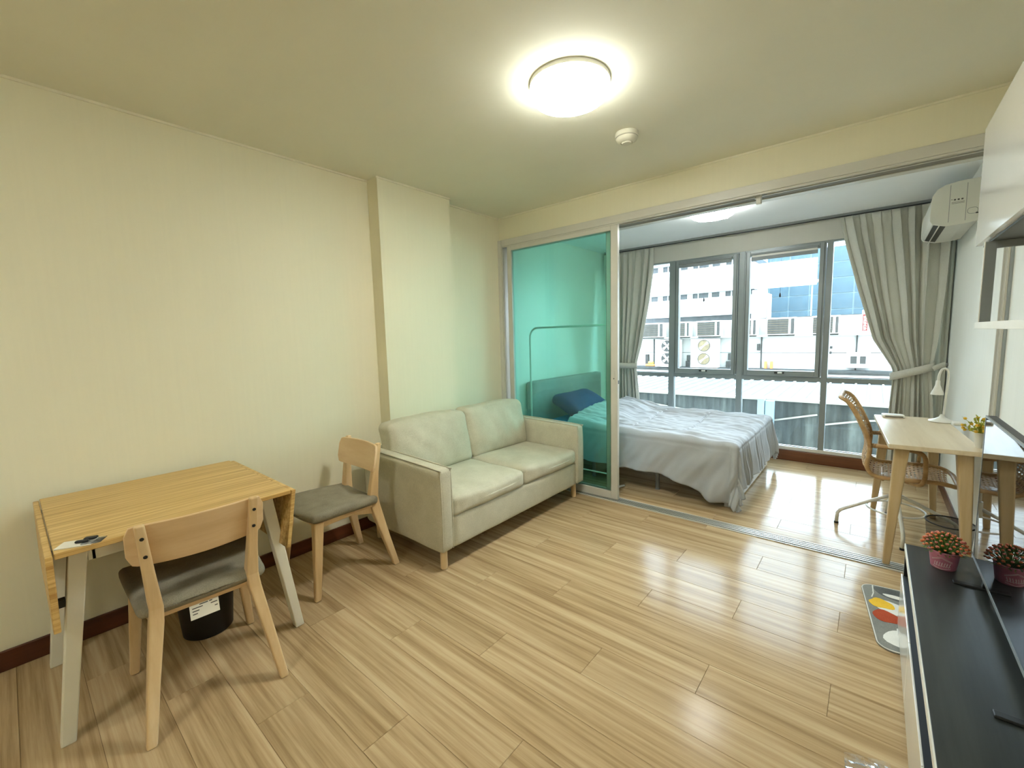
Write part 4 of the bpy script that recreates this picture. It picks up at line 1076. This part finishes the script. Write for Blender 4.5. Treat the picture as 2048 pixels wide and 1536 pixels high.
# ================================================================== TV BENCH, TV AND WALL UNIT
def bench():
    t = thing('tv_bench', 'low black-topped TV bench with white drawer fronts along the right wall', 'tv bench', (0.32, 1.72, 0))
    Y0, Y1, X0, X1 = 0.86, 2.60, 0.15, 0.486
    MB().box(X0 + 0.004, X1, Y0, Y1, 0.388, 0.41).build('top_board', 'bench_top', t, world=True, bevel=0.001)
    MB().box(X0, X0 + 0.004, Y0, Y1, 0.387, 0.4104).build('edge_strip', 'white', t, world=True)
    MB().box(X0 + 0.002, X1, Y0 + 0.02, Y1 - 0.02, 0.02, 0.262).box(X0 + 0.05, X1, Y0 + 0.02, Y1 - 0.02, 0.262, 0.388).build('carcass', 'black', t, world=True)
    ys = [Y0, Y0 + 0.58, Y0 + 1.16, Y1]
    for i in range(3):
        MB().box(X0 - 0.004, X0 + 0.002, ys[i] + 0.0015, ys[i + 1] - 0.0015, 0.02, 0.262).build('drawer_front', 'white_gloss', t, world=True, bevel=0.0015)
    MB().box(X0 + 0.004, X1, Y0, Y0 + 0.018, 0.02, 0.388).build('side_panel', 'black', t, world=True)
    MB().box(X0 + 0.004, X1, Y1 - 0.018, Y1, 0.02, 0.388).build('side_panel', 'black', t, world=True)
    for x in (X0 + 0.06, X1 - 0.05):
        for y in (Y0 + 0.08, Y1 - 0.08): MB().lathe([(0.0, 0.0), (0.02, 0.0), (0.02, 0.02), (0.0, 0.02)], (x, y, 0), 14).build('foot', 'black', t, world=True)
bench()
def tv():
    Y0, Y1, X, z0, z1 = 1.45, 2.50, 0.353, 0.450, 1.045
    t = thing('television', 'flat black television standing on the TV bench', 'television', (X + 0.03, (Y0 + Y1) / 2, 0.41))
    MB().box(X + 0.002, X + 0.03, Y0, Y1, z0, z1).build('housing', 'black', t, world=True, bevel=0.004)
    rbox(X + 0.045, (Y0 + Y1) / 2, 0.66, 0.03, 0.36, 0.18, 0.02, 6).build('rear_bulge', 'black', t, world=True, smooth=True)
    MB().box(X, X + 0.002, Y0 + 0.008, Y1 - 0.008, z0 + 0.014, z1 - 0.008).build('screen', 'black_gloss', t, world=True)
    bz = MB().box(X - 0.001, X + 0.004, Y0, Y1, z0, z0 + 0.013).box(X - 0.001, X + 0.004, Y0, Y1, z1 - 0.008, z1).box(X - 0.001, X + 0.004, Y0, Y0 + 0.008, z0 + 0.013, z1 - 0.008).box(X - 0.001, X + 0.004, Y1 - 0.008, Y1, z0 + 0.013, z1 - 0.008)
    bz.build('bezel', 'alu_grey', t, world=True)
    for y in (1.545, 2.30):
        f = MB().hexa([(X - 0.075, y - 0.014, 0.41), (X + 0.10, y - 0.014, 0.41), (X + 0.10, y + 0.014, 0.41), (X - 0.075, y + 0.014, 0.41)],
                  [(X - 0.075, y - 0.012, 0.417), (X + 0.10, y - 0.012, 0.417), (X + 0.10, y + 0.012, 0.417), (X - 0.075, y + 0.012, 0.417)])
        f.hexa([(X + 0.0, y - 0.012, 0.417), (X + 0.03, y - 0.012, 0.417), (X + 0.03, y + 0.012, 0.417), (X + 0.0, y + 0.012, 0.417)],
               [(X + 0.006, y - 0.012, 0.455), (X + 0.026, y - 0.012, 0.455), (X + 0.026, y + 0.012, 0.455), (X + 0.006, y + 0.012, 0.455)])
        f.build('stand_foot', 'black', t, world=True, bevel=0.002)
tv()
def wall_unit():
    t = thing('wall_cabinet', 'glossy white wall cabinet over the TV with open shelf in a grey frame', 'wall cabinet', (0.39, 1.7, 1.388))
    Y0, Y1, X0 = 0.86, 2.47, 0.28
    MB().box(X0 + 0.018, XR, Y0, Y1, 1.705, 2.135).build('carcass', 'white', t, world=True, bevel=0.001)
    n = 2
    for i in range(n):
        a = Y0 + (Y1 - Y0) * i / n; b = Y0 + (Y1 - Y0) * (i + 1) / n
        MB().box(X0, X0 + 0.018, a + 0.001, b - 0.001, 1.705, 2.135).build('door', 'white_gloss', t, world=True, bevel=0.001)
    MB().box(X0 + 0.02, XR, Y0, Y1 - 0.01, 1.697, 1.705).build('bottom_board', 'dark_recess', t, world=True)
    MB().box(X0, XR, Y0, 2.34, 1.389, 1.413).build('shelf_board', 'white', t, world=True, bevel=0.001)
    for y in (2.30, Y0 + 0.02):
        fr = MB().box(X0 + 0.006, X0 + 0.034, y, y + 0.012, 1.413, 1.697).box(X0 + 0.034, XR, y, y + 0.012, 1.672, 1.697)
        f = fr.build('side_frame', 'grey_frame', t, world=True, bevel=0.001)
        MB().box(X0 + 0.0035, X0 + 0.006, y, y + 0.014, 1.413, 1.697).build('edge_strip', 'white', f, world=True)
wall_unit()
def flower_pot():
    t = thing('flower_pot', 'orange artificial flowers in a small pink printed pot on the TV bench', 'plant', (0.262, 2.428, 0.41))
    MB().lathe([(0.0, 0.0), (0.037, 0.0), (0.039, 0.003), (0.048, 0.074), (0.046, 0.076), (0.043, 0.072), (0.036, 0.008), (0.0, 0.008)], n=36).build('pot', 'pot_pink', t, smooth=True, auto=40)
    MB().lathe([(0.0, 0.066), (0.043, 0.066)], n=20).build('filling', 'leaf', t)
    def on_pot(u, z): # u angle from the camera-facing side
        a = -PI / 2 - 0.25 + u; r = 0.0385 + (z / 0.074) * 0.0095 + 0.0006
        return (r * math.cos(a), r * math.sin(a), z)
    strokes = [[(-0.75, 0.040), (0.0, 0.056), (0.75, 0.040)], [(-0.75, 0.036), (0.0, 0.052), (0.75, 0.036)], [(-0.7, 0.010), (0.0, 0.004), (0.7, 0.010)]]
    for k in range(7):
        u = -0.55 + k * 0.18; strokes.append([(u, 0.014), (u + 0.04, 0.024 + 0.006 * (k % 2)), (u + 0.1, 0.034)]); strokes.append([(u + 0.12, 0.016), (u + 0.03, 0.022), (u + 0.10, 0.030)])
    pr_ = MB()
    for s in strokes:
        P = []
        for i in range(len(s) - 1):
            for f in (0, 0.25, 0.5, 0.75): P.append(on_pot(s[i][0] + (s[i + 1][0] - s[i][0]) * f, s[i][1] + (s[i + 1][1] - s[i][1]) * f))
        P.append(on_pot(*s[-1])); pr_.tube(P, 0.0007, 5)
    pr_.build('printed_motif', 'print_white', t)
    r2 = random.Random(11); lv = MB(); bo = MB(); bp_ = MB()
    for i in range(300):
        a = r2.uniform(0, 2 * PI); el = r2.uniform(-0.25, 1.45); d = Vector((math.cos(a) * math.cos(el), math.sin(a) * math.cos(el), math.sin(el)))
        R = Vector((0.070 * d.x, 0.070 * d.y, 0.062 * d.z)); p = Vector((0, 0, 0.080)) + R * r2.uniform(0.75, 1.0)
        e = (d + Vector((r2.uniform(-1, 1), r2.uniform(-1, 1), r2.uniform(-0.3, 0.8))) * 0.6).normalized(); sd = e.cross(Vector((0.2, 0.1, 1))).normalized() * 0.0030
        ln = r2.uniform(0.012, 0.022)
        lv.add([p - e * ln * 0.5, p + sd, p + e * ln * 0.6, p - sd], [(0, 1, 2, 3)])
    for i in range(90):
        f = (i + 0.5) / 90; el = math.asin(1 - f * 0.95); a = i * 2.39996
        d = Vector((math.cos(a) * math.cos(el), math.sin(a) * math.cos(el), math.sin(el)))
        p = Vector((0.070 * d.x, 0.070 * d.y, 0.080 + 0.064 * d.z))
        tgt = bo if r2.random() < 0.65 else bp_
        rr = r2.uniform(0.0045, 0.0068)
        tgt.lathe([(0.0, -rr * 0.8), (rr * 0.8, -rr * 0.4), (rr, 0.1 * rr), (rr * 0.7, rr * 0.6), (0.0, rr * 0.8)], p, 7)
        lv.tube([Vector((d.x * 0.02, d.y * 0.02, 0.07)), p], 0.0009, 4)
    lv.build('foliage', 'leaf', t, kind='stuff'); bo.build('orange_blossoms', 'flower_o', t, kind='stuff'); bp_.build('pink_blossoms', 'flower_p', t, kind='stuff')
flower_pot()

# ================================================================== FLOOR MAT AND SCRAP
def mat():
    t = thing('floor_mat', 'grey printed floor mat with yellow, red and white patches by the TV bench', 'mat', (0.217, 2.668, 0), math.radians(7.2))
    MB().prism(rrect(-0.18, 0.18, -0.295, 0.295, 0.055, 8), 'z', 0.0, 0.007).build('base', 'mat_grey', t, bevel=0.002)
    MB().tube([(x, y, 0.0065) for x, y in rrect(-0.177, 0.177, -0.292, 0.292, 0.053, 8)], 0.0026, 6, True).build('border', 'mat_white', t, smooth=True)
    def blob(nm, m, cx, cy, rx, ry, rot=0, wob=0.08, z=0.0004, seed=0):
        pts = []
        for k in range(24):
            a = 2 * PI * k / 24; r = 1 + wob * math.sin(3 * a + seed) + wob * 0.6 * math.sin(5 * a + 2 * seed)
            x, y = rx * r * math.cos(a), ry * r * math.sin(a); pts.append((cx + x * math.cos(rot) - y * math.sin(rot), cy + x * math.sin(rot) + y * math.cos(rot)))
        MB().prism(pts, 'z', 0.0068, 0.0072 + z).build(nm, m, t)
    blob('printed_patch', 'mat_dark', -0.03, 0.225, 0.105, 0.055, -0.3, 0.05)
    blob('printed_patch', 'mat_white', -0.045, 0.205, 0.050, 0.018, -0.1, 0.05, 0.0006)
    blob('printed_patch', 'mat_white', 0.03, 0.19, 0.04, 0.02, 0.1, 0.05, 0.0006)
    blob('printed_patch', 'mat_white', -0.06, 0.075, 0.085, 0.062, -0.4, 0.1, 0.0004, 1)
    blob('printed_patch', 'mat_yellow', -0.115, 0.105, 0.050, 0.046, -0.3, 0.10, 0.0008, 2)
    blob('printed_patch', 'mat_white', -0.02, -0.035, 0.085, 0.05, -0.5, 0.08, 0.0004, 3)
    blob('printed_patch', 'mat_red', -0.112, -0.012, 0.052, 0.055, 0.5, 0.06, 0.0009, 4)
    blob('printed_patch', 'mat_white', -0.04, -0.185, 0.105, 0.085, 0.2, 0.06, 0.0004, 5)
    blob('printed_patch', 'mat_pink', -0.045, -0.13, 0.02, 0.012, 0, 0.05, 0.0008, 6)
    MB().tube([(-0.128, 0.285, 0.007), (-0.135, 0.20, 0.007), (-0.148, 0.15, 0.007)], 0.003, 5).build('printed_line', 'mat_white', t)
    MB().tube([(-0.085, -0.10, 0.007), (-0.092, -0.17, 0.007), (-0.075, -0.24, 0.007)], 0.003, 5).build('printed_line', 'mat_white', t)
mat()
def film():
    r2 = random.Random(2); rows = []
    for i in range(15):
        row = []
        for j in range(11):
            u, v = i / 14, j / 10
            x = -0.012 + 0.115 * u + 0.01 * v; y = 1.665 + 0.045 * u - 0.12 * v
            z = 0.004 + 0.010 * abs(noise.noise(Vector((u * 5, v * 5, 1)))) + 0.006 * (v < 0.05)
            row.append((x, y, z))
        rows.append(row)
    o = MB().grid(rows).build('plastic_film', 'plastic_film', None, solid=0.0006)
    tag(o, 'crumpled scrap of clear plastic film on the floor by the TV bench', 'plastic film')
film()

# ================================================================== OUTSIDE THE WINDOW
g = sbox('ground_outside', 'asphalt', (-40, 30, 6.5, 70, -5.3, -5.0))
def concrete_wall():
    t = thing('concrete_wall', 'weathered grey concrete wall below the window outside', 'wall', (-2.5, 10.1, -5))
    MB().box(-12, 5, 10.0, 10.2, -5, 0.0).build('wall_face', 'concrete', t, world=True)
    MB().box(-12, 5, 9.95, 10.25, 0.0, 0.045).build('coping', 'roof_flat', t, world=True, bevel=0.01)
    for (x0, z0, x1, z1) in ((-4.5, -0.20, -2.4, -0.42), (-1.50, -0.40, -0.78, -0.22), (-0.66, -0.40, -0.1, -0.27), (-0.1, -0.27, 1.6, 0.0 - 0.05)):
        MB().beam((x0, 9.985, z0), (x1, 9.985, z1), 0.03, 0.03, side=(0, 1, 0)).build('conduit', 'roof_flat', t, world=True)
    p = thing('downpipe_box', 'pale blue-grey pillar on the concrete wall outside', 'pillar', (-1.62, 9.86, -5))
    MB().box(-1.76, -1.64, 9.74, 9.94, -5, 0.06).build('column', 'tower_frame', p, world=True, bevel=0.01)
    MB().box(-1.63, -1.48, 9.78, 9.94, -5, 0.02).build('column', 'tower_frame', p, world=True, bevel=0.01)
concrete_wall()
def low_roof():
    t = thing('sheet_roof', 'ribbed pale sheet-metal roof behind the concrete wall outside', 'roof', (-3.5, 12, -0.1))
    A, B = (10.25, 0.02), (13.5, 0.06)
    MB().hexa([(-12, A[0], A[1] - 0.08), (5, A[0], A[1] - 0.08), (5, B[0], B[1] - 0.08), (-12, B[0], B[1] - 0.08)],
              [(-12, A[0], A[1]), (5, A[0], A[1]), (5, B[0], B[1]), (-12, B[0], B[1])]).build('sheet', 'roof_tile', t, world=True)
    for k in range(66):
        x = -11.8 + k * 0.25
        if k > 0: 
            r = bpy.data.objects.new('rib', low_roof.me); COL.objects.link(r); r.parent = t; r.location = (low_roof.o.x + (k) * 0.25, low_roof.o.y, low_roof.o.z)
        else:
            o = MB().beam((0, A[0] - 11.9, A[1] + 0.015), (0, B[0] - 11.9, B[1] + 0.015), 0.035, 0.035).build('rib', 'roof_flat', t)
            o.location = Vector((x, 11.9, 0)) - wloc(t); low_roof.me = o.data; low_roof.o = o.location.copy()
    MB().box(-12, 5, 13.45, 13.6, -0.1, 0.12).build('ridge', 'ac_grey', t, world=True)
    f = sbox('flat_roof_outside', 'roof_flat', (-14, 6, 13.6, 22.0, -0.75, -0.45))
    c = MB().tube([(-4.2, 15.5, -0.43), (-3.6, 16.2, -0.36), (-3.3, 17.2, -0.30), (-2.9, 17.3, -0.42)], 0.03, 6).build('roof_cable', 'ac_grey', None)
    tag(c, 'dark cable lying across the flat white roof outside', 'cable')
low_roof()
def office():
    t = thing('office_building', 'white building across the road with horizontal balcony bands', 'building', (-8, 24, -5))
    F = lambda nm, m, *b: MB().box(*b).build(nm, m, t, world=True)
    F('lower_wall', 'facade', -22, 8, 22.3, 26, -5, 1.3)
    F('ledge', 'facade', -22, 8, 22.0, 22.3, 1.16, 1.24)
    F('ledge', 'roof_tile', -22, 8, 21.9, 22.3, -0.36, -0.26)
    F('parapet', 'facade', -22, 8, 22.32, 22.5, 1.24, 1.98)
    F('band', 'facade', -22, -4.45, 23.0, 26, 2.26, 3.15)
    F('band', 'facade', -22, -4.45, 23.0, 26, 3.42, 4.64)
    F('band', 'facade', -22, -4.45, 23.0, 26, 4.95, 6.6)
    F('band_return', 'facade', -4.45, -4.20, 22.6, 26, 1.98, 3.30)
    F('soffit', 'facade_win_and_shade', -22, -4.45, 23.3, 26, 1.98, 2.26)  # dark colour stands in for the shade beneath the balcony band
    for z0, z1, n in ((3.15, 3.42, 26), (4.64, 4.95, 26)):
        F('window_strip', 'facade_win_and_shade', -22, -4.45, 23.35, 26, z0, z1)
        for k in range(n):
            x = -18.0 + k * 0.52
            if x < -4.8: F('window_post', 'facade', x, x + 0.06 + 0.11 * ((k * 7) % 3), 23.3, 23.36, z0, z1)
    for x in (-8.95, -4.78, -3.96, -0.58): F('pipe', 'ac_grey', x, x + 0.05, 22.24, 22.3, -0.3, 1.2)
    for (x0, x1, z0, z1) in ((-4.10, -4.0, 0.55, 0.85), (-7.25, -6.98, -0.26, 0.02), (-7.2, -7.0, 0.05, 0.32), (-5.38, -5.12, -0.26, 0.04), (-5.3, -5.1, 0.1, 0.42), (-9.35, -9.2, -0.2, 0.35), (-1.75, -1.5, -0.2, 0.1), (-1.42, -1.36, 0.4, 0.5), (-1.42, -1.34, 0.62, 0.72)):
        F('meter_box', 'ac_grey', x0, x1, 22.16, 22.3, z0, z1)
    for x in (-3.78, -3.55): F('orange_marker', 'orange', x, x + 0.1, 22.14, 22.24, -0.26, 0.06)
    F('joint_line', 'roof_tile', -22, 8, 22.29, 22.301, 0.44, 0.46)
    F('rail_band', 'ac_grey', -4.2, 8, 22.9, 22.95, 1.95, 2.02)
    for k in range(40): F('rail_post', 'ac_grey', -4.1 + k * 0.22, -4.06 + k * 0.22, 22.9, 22.94, 1.6, 2.0)
office()
def condenser_window(x0, x1, lab):
    t = thing('condenser_unit', lab, 'condenser', ((x0 + x1) / 2, 22.0, 1.24), 0, 'box condensers on the ledge outside')
    z0, z1 = 1.24, 1.98
    xs = x0 + (x1 - x0) * 0.80
    MB().box(x0, x1, 21.82, 22.28, z0, z1).build('casing', 'ac_white', t, world=True, bevel=0.015)
    g = MB().box(x0 + 0.05, xs - 0.05, 21.80, 21.825, z0 + 0.04, z1 - 0.06).build('grille', 'ac_grey', t, world=True)
    for k in range(6):
        z = z0 + 0.09 + k * 0.1
        MB().box(x0 + 0.05, xs - 0.05, 21.79, 21.80, z, z + 0.012).build('louvre', 'fan_tan', g, world=True)
    MB().box(xs + 0.04, x1 - 0.06, 21.805, 21.825, z0 + 0.04, z1 - 0.06).build('side_vent', 'ac_grey', t, world=True)
    MB().box(x0 + 0.05, x1 - 0.05, 21.95, 22.0, z0 - 0.06, z0).build('bracket', 'ac_grey', t, world=True)
for x0, x1, l in ((-9.50, -8.25, 'box condenser with grey grille on the ledge outside, beside the left curtain'),
                  (-7.95, -6.95, 'box condenser on the ledge outside, just left of the one above the twin tan fans'),
                  (-6.66, -5.55, 'box condenser on the ledge outside, right above the twin tan fans'),
                  (-5.05, -4.05, 'box condenser on the ledge outside, behind the mullion between the opening sashes'),
                  (-3.70, -2.60, 'box condenser on the ledge outside, under the blue glass tower'),
                  (-2.05, -1.10, 'box condenser on the ledge outside, next to the red lettered sign')):
    condenser_window(x0, x1, l)
def twin_fan(cx, m, lab):
    t = thing('twin_fan_condenser', lab, 'condenser', (cx, 22.0, -0.26), 0, 'tall twin-fan condensers outside')
    MB().box(cx - 0.62, cx + 0.62, 21.75, 22.2, -0.26, 1.12).build('casing', 'ac_white', t, world=True, bevel=0.02)
    for z in (0.80, 0.16):
        d = MB().prism([(cx - 0.0 + 0.27 * math.cos(a * PI / 12), z + 0.27 * math.sin(a * PI / 12)) for a in range(24)], 'y', 21.735, 21.75).build('fan_guard', m, t, world=True)
        MB().tube([(cx + 0.27 * math.cos(a * PI / 12), 21.735, z + 0.27 * math.sin(a * PI / 12)) for a in range(24)], 0.014, 5, True).build('guard_ring', 'ac_grey', d, world=True)
        for k in range(2 if m == 'fan_tan' else 4):
            a = k * (PI if m == 'fan_tan' else PI / 2) + 0.7
            MB().beam((cx, 21.73, z), (cx + 0.24 * math.cos(a), 21.73, z + 0.24 * math.sin(a)), 0.05, 0.012, 0.13, 0.012, side=(-math.sin(a), 0, math.cos(a))).build('blade', 'ac_white', d, world=True)
twin_fan(-6.27, 'fan_tan', 'twin-fan condenser with tan fans, seen through the left opening sash')
twin_fan(-8.05, 'ac_grey', 'twin-fan condenser with dark fans, half hidden by the first mullion')
def tower():
    t = thing('glass_tower', 'blue glass tower rising behind the white building', 'tower', (-2.5, 32, -5))
    MB().box(-9, 9, 30.15, 36, -5, 5.95).build('core', 'tower_frame', t, world=True)
    me = None
    for i in range(18):
        for k in range(6):
            w_, h = 0.93, 0.80
            if me is None:
                o = MB().box(-w_ / 2, w_ / 2, -0.03, 0.03, 0, h).build('pane', 'tower_glass', t); me = o.data
            else:
                o = bpy.data.objects.new('pane', me); COL.objects.link(o); o.parent = t
            o.location = Vector((-8.5 + i * 1.0, 30.12, 0.85 + k * 0.86)) - wloc(t)
tower()
bb = thing('billboard', 'large blank white billboard in front of the blue glass tower', 'billboard', (-3.2, 22.9, 2.0))
MB().box(-4.40, -2.04, 22.86, 22.95, 3.36, 4.50).build('board', 'billboard', bb, world=True)
for x in (-3.9, -2.2): MB().box(x - 0.03, x + 0.03, 22.95, 23.0, 1.98, 3.5).build('post', 'tower_frame', bb, world=True)
sg = thing('red_lettered_sign', 'white sign box with red vertical lettering outside, beside the right curtain', 'sign', (-0.16, 22.1, 1.24))
MB().box(-0.44, 0.30, 22.0, 22.25, 1.24, 2.14).build('sign_box', 'billboard', sg, world=True, bevel=0.02)
pn = MB().box(-0.41, -0.25, 21.985, 22.0, 1.32, 1.98).build('red_panel', 'red_sign', sg, world=True)
for k, z in enumerate((1.88, 1.78, 1.69, 1.60, 1.50, 1.41)):
    MB().box(-0.38, -0.28, 21.978, 21.985, z, z + 0.018).box(-0.38 + 0.04 * (k % 2), -0.36 + 0.04 * (k % 2), 21.978, 21.985, z - 0.045, z).box(-0.38, -0.30, 21.978, 21.985, z - 0.052, z - 0.036).build('letter', 'billboard', pn, world=True)
hd = thing('hooded_vent', 'small hooded wall unit with two grilles outside below the sign', 'vent', (-0.48, 22.1, -0.16))
MB().box(-0.86, -0.10, 22.0, 22.3, -0.16, 0.47).build('hood', 'facade', hd, world=True, bevel=0.02)
MB().box(-0.72, -0.52, 21.985, 22.0, 0.02, 0.32).build('grille', 'ac_grey', hd, world=True)
MB().box(-0.42, -0.24, 21.985, 22.0, 0.02, 0.32).build('grille', 'ac_grey', hd, world=True)
co = thing('plastic_heap', 'small yellow and orange heap on the ledge outside beside the left curtain', 'heap', (-9.0, 21.95, -0.26))
rbox(-9.0, 21.95, -0.20, 0.26, 0.05, 0.06, 0.04, 6).build('orange_base', 'orange', co, world=True, smooth=True)
rbox(-8.96, 21.95, -0.07, 0.15, 0.05, 0.07, 0.05, 6).build('yellow_top', 'yellow', co, world=True, smooth=True)
